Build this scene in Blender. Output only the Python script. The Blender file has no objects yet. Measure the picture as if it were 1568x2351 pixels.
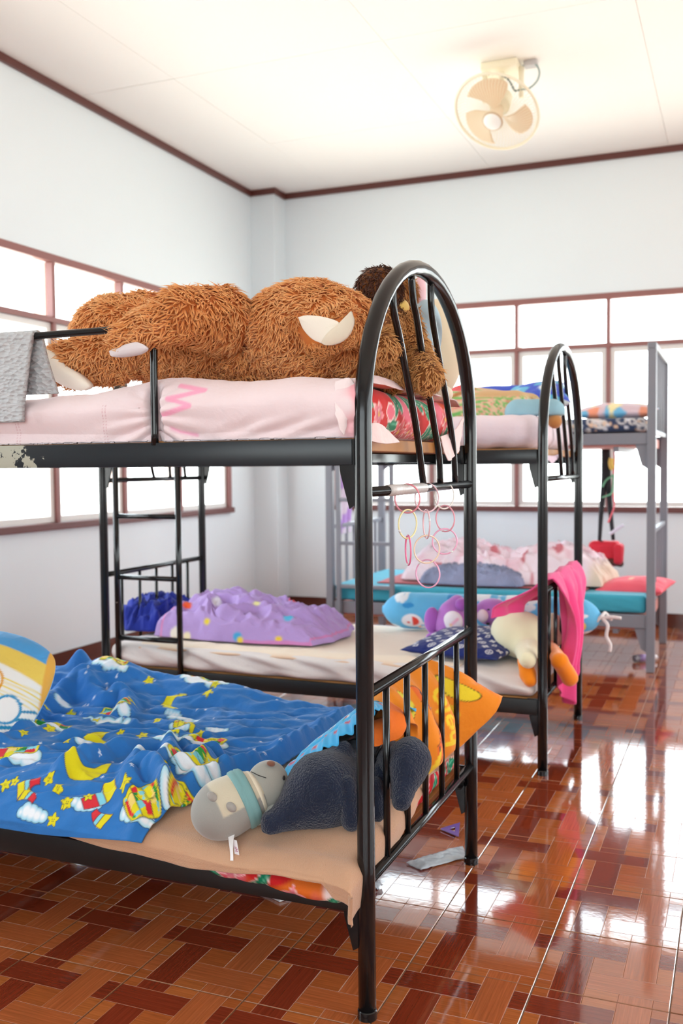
import bpy, math, random
import numpy as np
from mathutils import Vector, Matrix

# ------------------------------------------------------------------ camera
SC = bpy.context.scene
COL = SC.collection
FPX, WPX, HPX = 2242.63548, 1568.0, 2351.0
YAW, PIT, ROL, CAMZ = 3.87381582e-01, -4.70007403e-02, -8.85583604e-03, 1.21
_f = np.array([-math.sin(YAW)*math.cos(PIT), math.cos(YAW)*math.cos(PIT), math.sin(PIT)])
_r = np.array([math.cos(YAW), math.sin(YAW), 0.0])
_u = np.cross(_r, _f)
CR = math.cos(ROL)*_r + math.sin(ROL)*_u
CU = -math.sin(ROL)*_r + math.cos(ROL)*_u
CF = _f
cam_d = bpy.data.cameras.new('camera')
cam = bpy.data.objects.new('camera', cam_d)
COL.objects.link(cam)
cam.matrix_world = Matrix(((CR[0], CU[0], -CF[0], 0), (CR[1], CU[1], -CF[1], 0),
                           (CR[2], CU[2], -CF[2], CAMZ), (0, 0, 0, 1)))
cam_d.sensor_fit = 'VERTICAL'
cam_d.sensor_height = 36.0
cam_d.lens = FPX*36.0/HPX
cam_d.clip_start = 0.05
cam_d.dof.use_dof = True
cam_d.dof.focus_distance = 2.32
cam_d.dof.aperture_fstop = 3.6
SC.camera = cam

# ------------------------------------------------------------------ sky, exposure
world = bpy.data.worlds.new('sky')
SC.world = world
world.use_nodes = True
wn = world.node_tree
for n in list(wn.nodes):
    wn.nodes.remove(n)
w_out = wn.nodes.new('ShaderNodeOutputWorld')
w_bg = wn.nodes.new('ShaderNodeBackground')
w_tc = wn.nodes.new('ShaderNodeTexCoord')
w_sep = wn.nodes.new('ShaderNodeSeparateXYZ')
w_map = wn.nodes.new('ShaderNodeMapRange')
w_map.inputs['From Min'].default_value = -0.25
w_map.inputs['From Max'].default_value = 0.25
w_mix = wn.nodes.new('ShaderNodeMix')
w_mix.data_type = 'RGBA'
w_mix.inputs[6].default_value = (0.80, 0.78, 0.70, 1)      # sunlit ground beyond the windows
w_mix.inputs[7].default_value = (0.84, 0.93, 1.0, 1)       # hazy bright sky
wn.links.new(w_tc.outputs['Generated'], w_sep.inputs[0])
wn.links.new(w_sep.outputs['Z'], w_map.inputs['Value'])
wn.links.new(w_map.outputs[0], w_mix.inputs[0])
wn.links.new(w_mix.outputs[2], w_bg.inputs['Color'])
w_bg.inputs['Strength'].default_value = 5.5
wn.links.new(w_bg.outputs[0], w_out.inputs[0])

vs = SC.view_settings
SC.display_settings.display_device = 'sRGB'
vs.view_transform = 'Standard'
vs.look = 'None'
vs.exposure = 0.58
vs.gamma = 1.0
vs.use_curve_mapping = False
cy = SC.cycles
cy.use_denoising = True
cy.max_bounces = 10
cy.diffuse_bounces = 6
cy.glossy_bounces = 4
cy.transmission_bounces = 6
cy.transparent_max_bounces = 12
cy.sample_clamp_indirect = 12.0
cy.caustics_reflective = False
cy.caustics_refractive = False

# room: X runs along the far wall, Y along the left wall, floor at z = 0
WX0, WX1, WY0, WY1, ZC = -3.80, 4.3, -2.4, 7.56, 3.50
ZS, ZT, ZH = 0.875, 2.095, 2.47         # window sill, transom, head heights


def portal(name, loc, rot, sx, sz):
    l = bpy.data.lights.new(name, 'AREA')
    l.shape = 'RECTANGLE'
    l.size, l.size_y = sx, sz
    l.cycles.is_portal = True
    o = bpy.data.objects.new(name, l)
    o.location, o.rotation_euler = loc, rot
    COL.objects.link(o)


H_ = math.pi/2
WZC, WZL = (ZS+ZH)/2, ZH-ZS
# windows: (wall, start, end)
portal('window_portal', (WX0-0.05, (0.55+6.93)/2, WZC), (0, -H_, 0), WZL, 6.93-0.55)
portal('window_portal', ((-3.13+3.6)/2, WY1+0.05, WZC), (-H_, 0, 0), 3.6+3.13, WZL)
portal('window_portal', (WX1+0.05, (0.55+6.93)/2, WZC), (0, H_, 0), WZL, 6.93-0.55)
portal('window_portal', (0.5, WY0-0.05, WZC), (H_, 0, 0), 5.5, WZL)

# sun through the right-hand windows, landing on the floor outside the frame
sun_d = bpy.data.lights.new('sun', 'SUN')
sun_d.energy = 9.0
sun_d.angle = math.radians(1.5)
sun_d.color = (1.0, 0.93, 0.84)
sun = bpy.data.objects.new('sun', sun_d)
sun.rotation_euler = Vector((0.62, 0.10, 0.78)).to_track_quat('Z', 'Y').to_euler()
sun.location = (12, 2, 10)
COL.objects.link(sun)

# ------------------------------------------------------------------ helpers
random.seed(7)
RNG = np.random.default_rng(11)
ORG = {}


def lin(r, g, b):
    f = lambda c: ((c/255.0)/12.92 if c/255.0 <= 0.04045 else ((c/255.0+0.055)/1.055)**2.4)
    return (f(r), f(g), f(b))


def at(px, py, y=None, x=None, z=None):
    """Point of the real place seen at a photograph position, on the plane Y=y, X=x or Z=z."""
    d = CF + CR*((px-WPX/2)/FPX) - CU*((py-HPX/2)/FPX)
    if y is not None:
        t = y/d[1]
    elif x is not None:
        t = x/d[0]
    else:
        t = (z-CAMZ)/d[2]
    return np.array([d[0]*t, d[1]*t, CAMZ+d[2]*t])


def mk(name, V, F, mat=None, parent=None, smooth=True, col=None, uv=None, loc=None, attrs=None):
    """One mesh object from world-space vertices; origin at the parent's origin (or at loc)."""
    V = np.asarray(V, dtype=np.float64).reshape(-1, 3)
    org = np.array(ORG[parent.name]) if parent is not None else (np.array(loc) if loc is not None else None)
    if org is None:
        mn, mx = V.min(0), V.max(0)
        org = np.array([(mn[0]+mx[0])/2, (mn[1]+mx[1])/2, mn[2]])
    me = bpy.data.meshes.new(name)
    L = V-org
    if isinstance(F, np.ndarray) and F.ndim == 2:
        k = F.shape[1]
        me.vertices.add(len(L))
        me.vertices.foreach_set('co', L.astype(np.float32).ravel())
        me.loops.add(F.size)
        me.loops.foreach_set('vertex_index', F.astype(np.int32).ravel())
        me.polygons.add(len(F))
        me.polygons.foreach_set('loop_start', (np.arange(len(F))*k).astype(np.int32))
        try:
            me.polygons.foreach_set('loop_total', np.full(len(F), k, dtype=np.int32))
        except Exception:
            pass
        me.update(calc_edges=True)
    else:
        me.from_pydata([tuple(v) for v in L], [], [tuple(int(i) for i in f) for f in F])
    me.validate()
    if smooth:
        me.polygons.foreach_set('use_smooth', np.ones(len(me.polygons), dtype=bool))
    if col is not None:
        a = me.color_attributes.new('col', 'FLOAT_COLOR', 'POINT')
        c = np.ones((len(V), 4), dtype=np.float32)
        c[:, :3] = col
        a.data.foreach_set('color', c.ravel())
    if uv is not None:
        a = me.attributes.new('puv', 'FLOAT_VECTOR', 'POINT')
        c = np.zeros((len(V), 3), dtype=np.float32)
        c[:, :uv.shape[1]] = uv
        a.data.foreach_set('vector', c.ravel())
    if mat is not None:
        me.materials.append(mat)
    o = bpy.data.objects.new(name, me)
    COL.objects.link(o)
    o.location = org if parent is None else (0, 0, 0)
    if parent is not None:
        o.parent = parent
    ORG[o.name] = tuple(org)
    return o


def thing(name, label, cat, loc, group=None):
    o = bpy.data.objects.new(name, None)
    COL.objects.link(o)
    o.location = loc
    o.empty_display_size = 0.1
    ORG[o.name] = tuple(loc)
    return tag(o, label, cat, group)


def tag(o, label=None, cat=None, group=None, kind=None):
    if label: o['label'] = label
    if cat: o['category'] = cat
    if group: o['group'] = group
    if kind: o['kind'] = kind
    return o


def struct(name, V, F, mat, smooth=False, **k):
    return tag(mk(name, V, F, mat, smooth=smooth, **k), kind='structure')


def copy_tree(o, parent=None):
    c = o.copy()
    COL.objects.link(c)
    ORG[c.name] = ORG[o.name]
    if parent is not None:
        c.parent = parent
    for ch in list(o.children):
        copy_tree(ch, c)
    return c


class MB:
    """Collects boxes, tubes and plates into one mesh."""
    def __init__(s):
        s.V, s.F = [], []

    def add(s, V, F):
        b = len(s.V)
        s.V += [tuple(v) for v in V]
        s.F += [tuple(b+int(i) for i in f) for f in F]
        return s

    def box(s, x0, x1, y0, y1, z0, z1, bev=0.0):
        if bev <= 0:
            V = [(x, y, z) for x in (x0, x1) for y in (y0, y1) for z in (z0, z1)]
            F = [(0, 1, 3, 2), (4, 6, 7, 5), (0, 4, 5, 1), (2, 3, 7, 6), (0, 2, 6, 4), (1, 5, 7, 3)]
            return s.add(V, F)
        import bmesh
        bm = bmesh.new()
        bmesh.ops.create_cube(bm, size=1.0)
        for v in bm.verts:
            v.co = Vector(((x0+x1)/2+v.co.x*(x1-x0), (y0+y1)/2+v.co.y*(y1-y0), (z0+z1)/2+v.co.z*(z1-z0)))
        bmesh.ops.bevel(bm, geom=bm.edges[:], offset=bev, segments=2, affect='EDGES', profile=0.5)
        bm.verts.index_update()
        s.add([v.co[:] for v in bm.verts], [[v.index for v in f.verts] for f in bm.faces])
        bm.free()
        return s

    def tube(s, pts, r, n=12, caps=True, closed=False):
        V, F = tube_geo(pts, r, n, caps, closed)
        return s.add(V, F)

    def prism(s, poly, y0, y1, axis='y'):
        """Extrude polygon [(a,b)...]: axis y -> (a=x,b=z); axis x -> (a=y,b=z); axis z -> (a=x,b=y)."""
        n = len(poly)
        m = {'y': lambda a, b, c: (a, c, b), 'x': lambda a, b, c: (c, a, b), 'z': lambda a, b, c: (a, b, c)}[axis]
        V = [m(a, b, y0) for a, b in poly]+[m(a, b, y1) for a, b in poly]
        F = [tuple(range(n-1, -1, -1)), tuple(range(n, 2*n))]
        F += [(i, (i+1) % n, n+(i+1) % n, n+i) for i in range(n)]
        return s.add(V, F)

    def lathe(s, prof, c, ax, n=24):
        """prof [(t, r)] along the axis ax from c."""
        ax = np.array(ax, float); ax /= np.linalg.norm(ax)
        e = np.array([0, 0, 1.0]) if abs(ax[2]) < 0.9 else np.array([1.0, 0, 0])
        e1 = np.cross(ax, e); e1 /= np.linalg.norm(e1)
        e2 = np.cross(ax, e1)
        V, F = [], []
        for t, r in prof:
            for k in range(n):
                a = 2*math.pi*k/n
                V.append(np.array(c)+ax*t+(e1*math.cos(a)+e2*math.sin(a))*r)
        for i in range(len(prof)-1):
            for k in range(n):
                F.append((i*n+k, i*n+(k+1) % n, (i+1)*n+(k+1) % n, (i+1)*n+k))
        if prof[0][1] > 1e-6: F.append(tuple(range(n-1, -1, -1)))
        if prof[-1][1] > 1e-6: F.append(tuple((len(prof)-1)*n+k for k in range(n)))
        return s.add(V, F)

    def obj(s, name, mat, parent=None, smooth=False, auto=None, **k):
        o = mk(name, s.V, s.F, mat, parent, smooth=smooth or auto is not None, **k)
        if auto is not None:
            m = o.data
            import bmesh
            bm = bmesh.new(); bm.from_mesh(m)
            bmesh.ops.recalc_face_normals(bm, faces=bm.faces[:])
            for e in bm.edges:
                if len(e.link_faces) == 2 and e.calc_face_angle(0) > math.radians(auto):
                    e.smooth = False
            bm.to_mesh(m); bm.free()
        return o


def tube_geo(pts, r, n=12, caps=True, closed=False):
    P = np.asarray(pts, float)
    m = len(P)
    R = np.full(m, r) if np.isscalar(r) else np.asarray(r, float)
    T = np.zeros_like(P)
    if closed:
        T = np.roll(P, -1, 0)-np.roll(P, 1, 0)
    else:
        T[1:-1] = P[2:]-P[:-2]; T[0] = P[1]-P[0]; T[-1] = P[-1]-P[-2]
    T /= np.linalg.norm(T, axis=1)[:, None]+1e-12
    e = np.array([0, 0, 1.0]) if abs(T[0][2]) < 0.9 else np.array([1.0, 0, 0])
    N = np.cross(T[0], e); N /= np.linalg.norm(N)
    a = np.arange(n)*2*math.pi/n
    V = []
    for i in range(m):
        N = N-T[i]*(N@T[i]); N /= np.linalg.norm(N)+1e-12
        B = np.cross(T[i], N)
        V.append(P[i]+R[i]*(np.cos(a)[:, None]*N+np.sin(a)[:, None]*B))
    V = np.concatenate(V)
    F = []
    for i in range(m if closed else m-1):
        j = (i+1) % m
        for k in range(n):
            F.append((i*n+k, i*n+(k+1) % n, j*n+(k+1) % n, j*n+k))
    if caps and not closed:
        F.append(tuple(range(n-1, -1, -1)))
        F.append(tuple((m-1)*n+k for k in range(n)))
    return V, F


def smooth_path(pts, per=6):
    """Catmull-Rom through points."""
    P = np.asarray(pts, float)
    P = np.vstack([2*P[0]-P[1], P, 2*P[-1]-P[-2]])
    out = []
    for i in range(1, len(P)-2):
        for k in range(per):
            t = k/per
            out.append(0.5*((2*P[i])+(-P[i-1]+P[i+1])*t+(2*P[i-1]-5*P[i]+4*P[i+1]-P[i+2])*t*t+(-P[i-1]+3*P[i]-3*P[i+1]+P[i+2])*t**3))
    out.append(P[-2])
    return np.array(out)


# ------------------------------------------------------------------ noise (gradient noise in numpy)
_perm = np.random.default_rng(3).permutation(512)
_g3 = np.random.default_rng(5).normal(size=(512, 3))
_g3 /= np.linalg.norm(_g3, axis=1)[:, None]


def pnoise(P):
    P = np.asarray(P, float)
    i = np.floor(P).astype(int)
    f = P-i
    w = f*f*f*(f*(f*6-15)+10)
    out = 0.0
    for dx in (0, 1):
        for dy in (0, 1):
            for dz in (0, 1):
                h = _perm[(_perm[(_perm[(i[..., 0]+dx) & 511]+i[..., 1]+dy) & 511]+i[..., 2]+dz) & 511]
                g = _g3[h]
                d = g[..., 0]*(f[..., 0]-dx)+g[..., 1]*(f[..., 1]-dy)+g[..., 2]*(f[..., 2]-dz)
                ww = (w[..., 0] if dx else 1-w[..., 0])*(w[..., 1] if dy else 1-w[..., 1])*(w[..., 2] if dz else 1-w[..., 2])
                out = out+d*ww
    return out


def n2(x, y, s=1.0, seed=0.0):
    return pnoise(np.stack([x*s+seed*7.31, y*s+seed*3.17, np.full_like(x, seed*1.93+0.37)], -1))


def fbm3(P, s, oct=3):
    o, a = 0.0, 1.0
    for k in range(oct):
        o = o+a*pnoise(P*s+k*17.3); a *= 0.5; s *= 2.03
    return o


# ------------------------------------------------------------------ materials
def mat(name, col=(0.8, 0.8, 0.8), rough=0.5, metal=0.0, attr=False, bump=0.0, bscale=60.0, spec=0.5, vary=0.0, vscale=8.0,
        sheen=0.0, sub=0.0, bdist=0.004, coat=0.0, trans=0.0, alpha=1.0, bdetail=3.0):
    m = bpy.data.materials.new(name)
    m.use_nodes = True
    nt = m.node_tree
    b = nt.nodes['Principled BSDF']
    b.inputs['Roughness'].default_value = rough
    b.inputs['Metallic'].default_value = metal
    b.inputs['Specular IOR Level'].default_value = spec
    b.inputs['Sheen Weight'].default_value = sheen
    b.inputs['Coat Weight'].default_value = coat
    b.inputs['Transmission Weight'].default_value = trans
    b.inputs['Alpha'].default_value = alpha
    if sub > 0:
        b.inputs['Subsurface Weight'].default_value = sub
        b.inputs['Subsurface Radius'].default_value = (0.02, 0.012, 0.01)
        b.inputs['Subsurface Scale'].default_value = 0.3
    src = None
    if attr:
        a = nt.nodes.new('ShaderNodeAttribute'); a.attribute_name = 'col'
        src = a.outputs['Color']
    else:
        c = nt.nodes.new('ShaderNodeRGB'); c.outputs[0].default_value = (*col, 1)
        src = c.outputs[0]
    tc = nt.nodes.new('ShaderNodeTexCoord')
    if vary > 0:
        no = nt.nodes.new('ShaderNodeTexNoise'); no.inputs['Scale'].default_value = vscale; no.inputs['Detail'].default_value = 4
        nt.links.new(tc.outputs['Object'], no.inputs['Vector'])
        mr = nt.nodes.new('ShaderNodeMapRange'); mr.inputs['To Min'].default_value = 1-vary; mr.inputs['To Max'].default_value = 1+vary
        nt.links.new(no.outputs['Fac'], mr.inputs['Value'])
        mu = nt.nodes.new('ShaderNodeMix'); mu.data_type = 'RGBA'; mu.blend_type = 'MULTIPLY'; mu.inputs[0].default_value = 1
        nt.links.new(src, mu.inputs[6]); nt.links.new(mr.outputs[0], mu.inputs[7])
        src = mu.outputs[2]
    nt.links.new(src, b.inputs['Base Color'])
    if bump > 0:
        no = nt.nodes.new('ShaderNodeTexNoise'); no.inputs['Scale'].default_value = bscale; no.inputs['Detail'].default_value = bdetail
        nt.links.new(tc.outputs['Object'], no.inputs['Vector'])
        bu = nt.nodes.new('ShaderNodeBump'); bu.inputs['Strength'].default_value = bump; bu.inputs['Distance'].default_value = bdist
        nt.links.new(no.outputs['Fac'], bu.inputs['Height']); nt.links.new(bu.outputs[0], b.inputs['Normal'])
    return m


def chipped_paint(name, paint, chip, rough=0.22, amount=0.62, vary=0.25, peel=None):
    m = mat(name, paint, rough, vary=vary, vscale=5, spec=0.42)
    nt = m.node_tree
    b = nt.nodes['Principled BSDF']
    src = b.inputs['Base Color'].links[0].from_socket
    tc = nt.nodes.new('ShaderNodeTexCoord')
    no = nt.nodes.new('ShaderNodeTexNoise'); no.inputs['Scale'].default_value = 14; no.inputs['Detail'].default_value = 9; no.inputs['Roughness'].default_value = 0.68
    nt.links.new(tc.outputs['Object'], no.inputs['Vector'])
    cr = nt.nodes.new('ShaderNodeValToRGB')
    cr.color_ramp.elements[0].position = amount; cr.color_ramp.elements[1].position = amount+0.012
    fac = no.outputs['Fac']
    if peel is not None:                       # paint flaking off towards one end of the rail
        sx = nt.nodes.new('ShaderNodeSeparateXYZ'); nt.links.new(tc.outputs['Object'], sx.inputs[0])
        pr = nt.nodes.new('ShaderNodeMapRange'); pr.inputs['From Min'].default_value = peel[0]; pr.inputs['From Max'].default_value = peel[1]
        pr.inputs['To Max'].default_value = 0.33
        nt.links.new(sx.outputs['X'], pr.inputs['Value'])
        ad = nt.nodes.new('ShaderNodeMath'); ad.operation = 'ADD'
        nt.links.new(fac, ad.inputs[0]); nt.links.new(pr.outputs[0], ad.inputs[1])
        no.inputs['Scale'].default_value = 22
        fac = ad.outputs[0]
    nt.links.new(fac, cr.inputs[0])
    mx = nt.nodes.new('ShaderNodeMix'); mx.data_type = 'RGBA'
    nt.links.new(cr.outputs[0], mx.inputs[0]); nt.links.new(src, mx.inputs[6]); mx.inputs[7].default_value = (*chip, 1)
    nt.links.new(mx.outputs[2], b.inputs['Base Color'])
    mr = nt.nodes.new('ShaderNodeMapRange'); mr.inputs['To Min'].default_value = rough; mr.inputs['To Max'].default_value = 0.6
    nt.links.new(cr.outputs[0], mr.inputs['Value']); nt.links.new(mr.outputs[0], b.inputs['Roughness'])
    bu = nt.nodes.new('ShaderNodeBump'); bu.inputs['Strength'].default_value = 0.25; bu.inputs['Distance'].default_value = 0.002; bu.invert = True
    nt.links.new(cr.outputs[0], bu.inputs['Height']); nt.links.new(bu.outputs[0], b.inputs['Normal'])
    return m


M = {}
M['wall'] = mat('wall_paint', lin(222, 231, 236), 0.55, bump=0.08, bscale=180, vary=0.015, vscale=2)
M['ceil'] = mat('ceiling_paint', lin(240, 238, 234), 0.6, vary=0.012, vscale=1.5)
M['brown'] = mat('brown_trim_paint', lin(92, 48, 42), 0.35, vary=0.12)
M['brown_frame'] = mat('window_brown_veiled', lin(142, 94, 90), 0.4, vary=0.1)  # frame brown lightened: veiling window glare is put into the colour
M['sill'] = mat('sill_brown_paint', lin(104, 58, 54), 0.4, vary=0.1)
M['outer'] = mat('skylit_mullion_cream', lin(242, 214, 200), 0.5, vary=0.05)  # pale tint paints sky light onto the outer sides of the mullions
M['sash'] = mat('aluminium_sash', lin(228, 226, 222), 0.35, vary=0.05)
M['basebrown'] = mat('baseboard_tile', lin(88, 46, 36), 0.15, vary=0.15)
M['grout'] = mat('grout', lin(120, 98, 84), 0.7, vary=0.2, vscale=20)
M['black'] = chipped_paint('black_bed_paint', (0.0075, 0.0076, 0.0085), lin(150, 130, 120), 0.15, 0.705)
M['rail_black'] = chipped_paint('worn_black_rail_paint', (0.011, 0.014, 0.018), lin(120, 125, 122), 0.27, 0.685)
M['rail_peel'] = chipped_paint('peeling_black_rail_paint', (0.013, 0.017, 0.022), lin(176, 176, 160), 0.3, 0.69, peel=(-0.80, -0.97))
M['low_rail'] = chipped_paint('dull_black_rail_paint', (0.008, 0.0075, 0.0075), lin(120, 110, 105), 0.4, 0.72)
M['grey'] = chipped_paint('grey_bed_paint', lin(126, 128, 137), lin(150, 150, 150), 0.4, 0.72, 0.1)
M['ply'] = mat('plywood', lin(176, 120, 62), 0.6, vary=0.25, vscale=14)
M['plypink'] = mat('pinkish_board', lin(205, 140, 132), 0.6, vary=0.1)


def glass_mat():
    m = bpy.data.materials.new('window_glass')
    m.use_nodes = True
    nt = m.node_tree
    for n in list(nt.nodes): nt.nodes.remove(n)
    o = nt.nodes.new('ShaderNodeOutputMaterial')
    t = nt.nodes.new('ShaderNodeBsdfTransparent'); t.inputs[0].default_value = (0.97, 0.985, 0.98, 1)
    g = nt.nodes.new('ShaderNodeBsdfGlossy'); g.inputs['Roughness'].default_value = 0.02
    lw = nt.nodes.new('ShaderNodeLayerWeight'); lw.inputs[0].default_value = 0.5
    pw = nt.nodes.new('ShaderNodeMath'); pw.operation = 'POWER'; pw.inputs[1].default_value = 5.0
    fr = nt.nodes.new('ShaderNodeMath'); fr.operation = 'MULTIPLY_ADD'; fr.inputs[1].default_value = 0.5; fr.inputs[2].default_value = 0.03
    nt.links.new(lw.outputs['Facing'], pw.inputs[0]); nt.links.new(pw.outputs[0], fr.inputs[0])
    mx = nt.nodes.new('ShaderNodeMixShader')
    nt.links.new(fr.outputs[0], mx.inputs[0]); nt.links.new(t.outputs[0], mx.inputs[1]); nt.links.new(g.outputs[0], mx.inputs[2])
    nt.links.new(mx.outputs[0], o.inputs[0])
    return m


M['glass'] = glass_mat()
# ------------------------------------------------------------------ floor
TS, TX0, TY0 = 0.29995, -1.93227, 1.91402


def tile_material():
    m = bpy.data.materials.new('wood_print_tile')
    m.use_nodes = True
    nt = m.node_tree
    L = nt.links.new
    N = nt.nodes.new
    b = nt.nodes['Principled BSDF']
    pk = N('ShaderNodeAttribute'); pk.attribute_name = 'plank'
    cl = N('ShaderNodeAttribute'); cl.attribute_name = 'col'
    sp = N('ShaderNodeSeparateXYZ'); L(pk.outputs['Vector'], sp.inputs[0])

    def mth(op, a, bb=None):
        n = N('ShaderNodeMath'); n.operation = op
        for i, v in enumerate((a, bb)):
            if v is None: continue
            if isinstance(v, (int, float)): n.inputs[i].default_value = v
            else: L(v, n.inputs[i])
        return n.outputs[0]
    a, bb, ln = sp.outputs[0], sp.outputs[1], sp.outputs[2]
    d = mth('MINIMUM', mth('MINIMUM', a, mth('SUBTRACT', ln, a)), mth('MINIMUM', bb, mth('SUBTRACT', 0.25*TS, bb)))
    jm = N('ShaderNodeMapRange'); jm.interpolation_type = 'SMOOTHSTEP'
    jm.inputs['From Min'].default_value = 0.0003; jm.inputs['From Max'].default_value = 0.0014
    L(d, jm.inputs['Value'])
    oi = N('ShaderNodeObjectInfo')
    cmb = N('ShaderNodeCombineXYZ')
    L(mth('MULTIPLY', a, 6.0), cmb.inputs[0]); L(mth('MULTIPLY', bb, 150.0), cmb.inputs[1]); L(mth('MULTIPLY', ln, 57.0), cmb.inputs[2])
    no = N('ShaderNodeTexNoise'); no.inputs['Scale'].default_value = 1.6; no.inputs['Detail'].default_value = 5; no.inputs['Distortion'].default_value = 0.6
    L(cmb.outputs[0], no.inputs['Vector'])
    gr = N('ShaderNodeMapRange'); gr.inputs['From Min'].default_value = 0.3; gr.inputs['From Max'].default_value = 0.72
    gr.inputs['To Min'].default_value = 0.80; gr.inputs['To Max'].default_value = 1.18
    L(no.outputs['Fac'], gr.inputs['Value'])
    rv = N('ShaderNodeMapRange'); rv.inputs['To Min'].default_value = 0.93; rv.inputs['To Max'].default_value = 1.07
    L(oi.outputs['Random'], rv.inputs['Value'])
    g2 = mth('MULTIPLY', gr.outputs[0], rv.outputs[0])
    mu = N('ShaderNodeMix'); mu.data_type = 'RGBA'; mu.blend_type = 'MULTIPLY'; mu.inputs[0].default_value = 1
    L(cl.outputs['Color'], mu.inputs[6]); L(g2, mu.inputs[7])
    mx = N('ShaderNodeMix'); mx.data_type = 'RGBA'
    L(jm.outputs[0], mx.inputs[0]); mx.inputs[6].default_value = (*lin(196, 118, 70), 1); L(mu.outputs[2], mx.inputs[7])
    L(mx.outputs[2], b.inputs['Base Color'])
    b.inputs['Roughness'].default_value = 0.06
    b.inputs['IOR'].default_value = 1.6
    b.inputs['Coat Weight'].default_value = 0.65
    b.inputs['Coat Roughness'].default_value = 0.075
    b.inputs['Coat IOR'].default_value = 1.6
    # glaze: shallow printed grooves and a slight orange-peel
    tc = N('ShaderNodeTexCoord')
    wv = N('ShaderNodeTexNoise'); wv.inputs['Scale'].default_value = 55; wv.inputs['Detail'].default_value = 2
    L(tc.outputs['Object'], wv.inputs['Vector'])
    bu = N('ShaderNodeBump'); bu.inputs['Strength'].default_value = 0.035; bu.inputs['Distance'].default_value = 0.002
    L(wv.outputs['Fac'], bu.inputs['Height'])
    bg = N('ShaderNodeBump'); bg.inputs['Strength'].default_value = 0.9; bg.inputs['Distance'].default_value = 0.0022
    L(jm.outputs[0], bg.inputs['Height']); L(bu.outputs[0], bg.inputs['Normal'])
    L(bg.outputs[0], b.inputs['Normal']); L(bg.outputs[0], b.inputs['Coat Normal'])
    return m


def tile_mesh():
    """One 30 cm tile: chamfered slab whose top is cut along the printed planks."""
    g = 0.0011
    cuts = [g/TS, 0.125, 0.375, 0.625, 0.875, 1-g/TS]
    dk, lt, sq, sq2 = lin(124, 50, 30), lin(172, 94, 52), lin(174, 98, 50), lin(164, 88, 44)
    V, F, Cc, Pk = [], [], [], []
    w = 0.25

    def cell(i, j):
        i, j = i % 4, j % 4
        if i == 1 and j in (0, 1, 2): return dk, 'v', (1, 0)
        if j == 1 and i in (2, 3, 0): return lt, 'h', (2, 1)
        if i == 3 and j in (2, 3, 0): return lt, 'v', (3, 2)
        if j == 3 and i in (0, 1, 2): return dk, 'h', (0, 3)
        return (sq if (i+j) % 4 else sq2), 's', (i, j)
    ch = 0.0016
    for i in range(5):
        for j in range(5):
            c, k, (si, sj) = cell(i, j)
            u0, u1, v0, v1 = cuts[i], cuts[i+1], cuts[j], cuts[j+1]
            if i == 0: u0 += ch/TS
            if i == 4: u1 -= ch/TS
            if j == 0: v0 += ch/TS
            if j == 4: v1 -= ch/TS
            b0 = len(V)
            for (u, v) in ((u0, v0), (u1, v0), (u1, v1), (u0, v1)):
                V.append((u*TS, v*TS, 0.0))
                # plank start in u or v, allowing for wrap-around
                su = -0.125+w*(si if not (k == 'h' and i < si) else si-4)
                sv = -0.125+w*(sj if not (k == 'v' and j < sj) else sj-4)
                if k == 's':
                    su, sv = -0.125+w*i, -0.125+w*j
                if k == 'h' and i == 4 and si == 0: su = -0.125+w*4
                if k == 'v' and j == 4 and sj == 0: sv = -0.125+w*4
                if k == 'h': sv = -0.125+w*(j if j % 4 == sj else sj)
                if k == 'v': su = -0.125+w*(i if i % 4 == si else si)
                a, bb = ((u-su)*TS, (v-sv)*TS)
                if k == 'v': a, bb = bb, a
                Pk.append((a, bb, (0.75 if k != 's' else 0.25)*TS))
                Cc.append(c)
            F.append((b0, b0+1, b0+2, b0+3))
    # chamfer and skirt
    o0, o1 = cuts[0]*TS, cuts[-1]*TS
    rings = [((o0+ch, o1-ch), 0.0), ((o0, o1), -ch*0.7), ((o0, o1), -0.005)]
    b0 = len(V)
    for (lo, hi), z in rings:
        for (x, y) in ((lo, lo), (hi, lo), (hi, hi), (lo, hi)):
            V.append((x, y, z)); Cc.append(lin(150, 100, 70)); Pk.append((0.02, 0.02, 0.2))
    for r in range(2):
        for k in range(4):
            a, b_ = b0+r*4+k, b0+r*4+(k+1) % 4
            F.append((a, b_, b_+4, a+4)[::-1])
    return V, F, Cc, Pk


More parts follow.
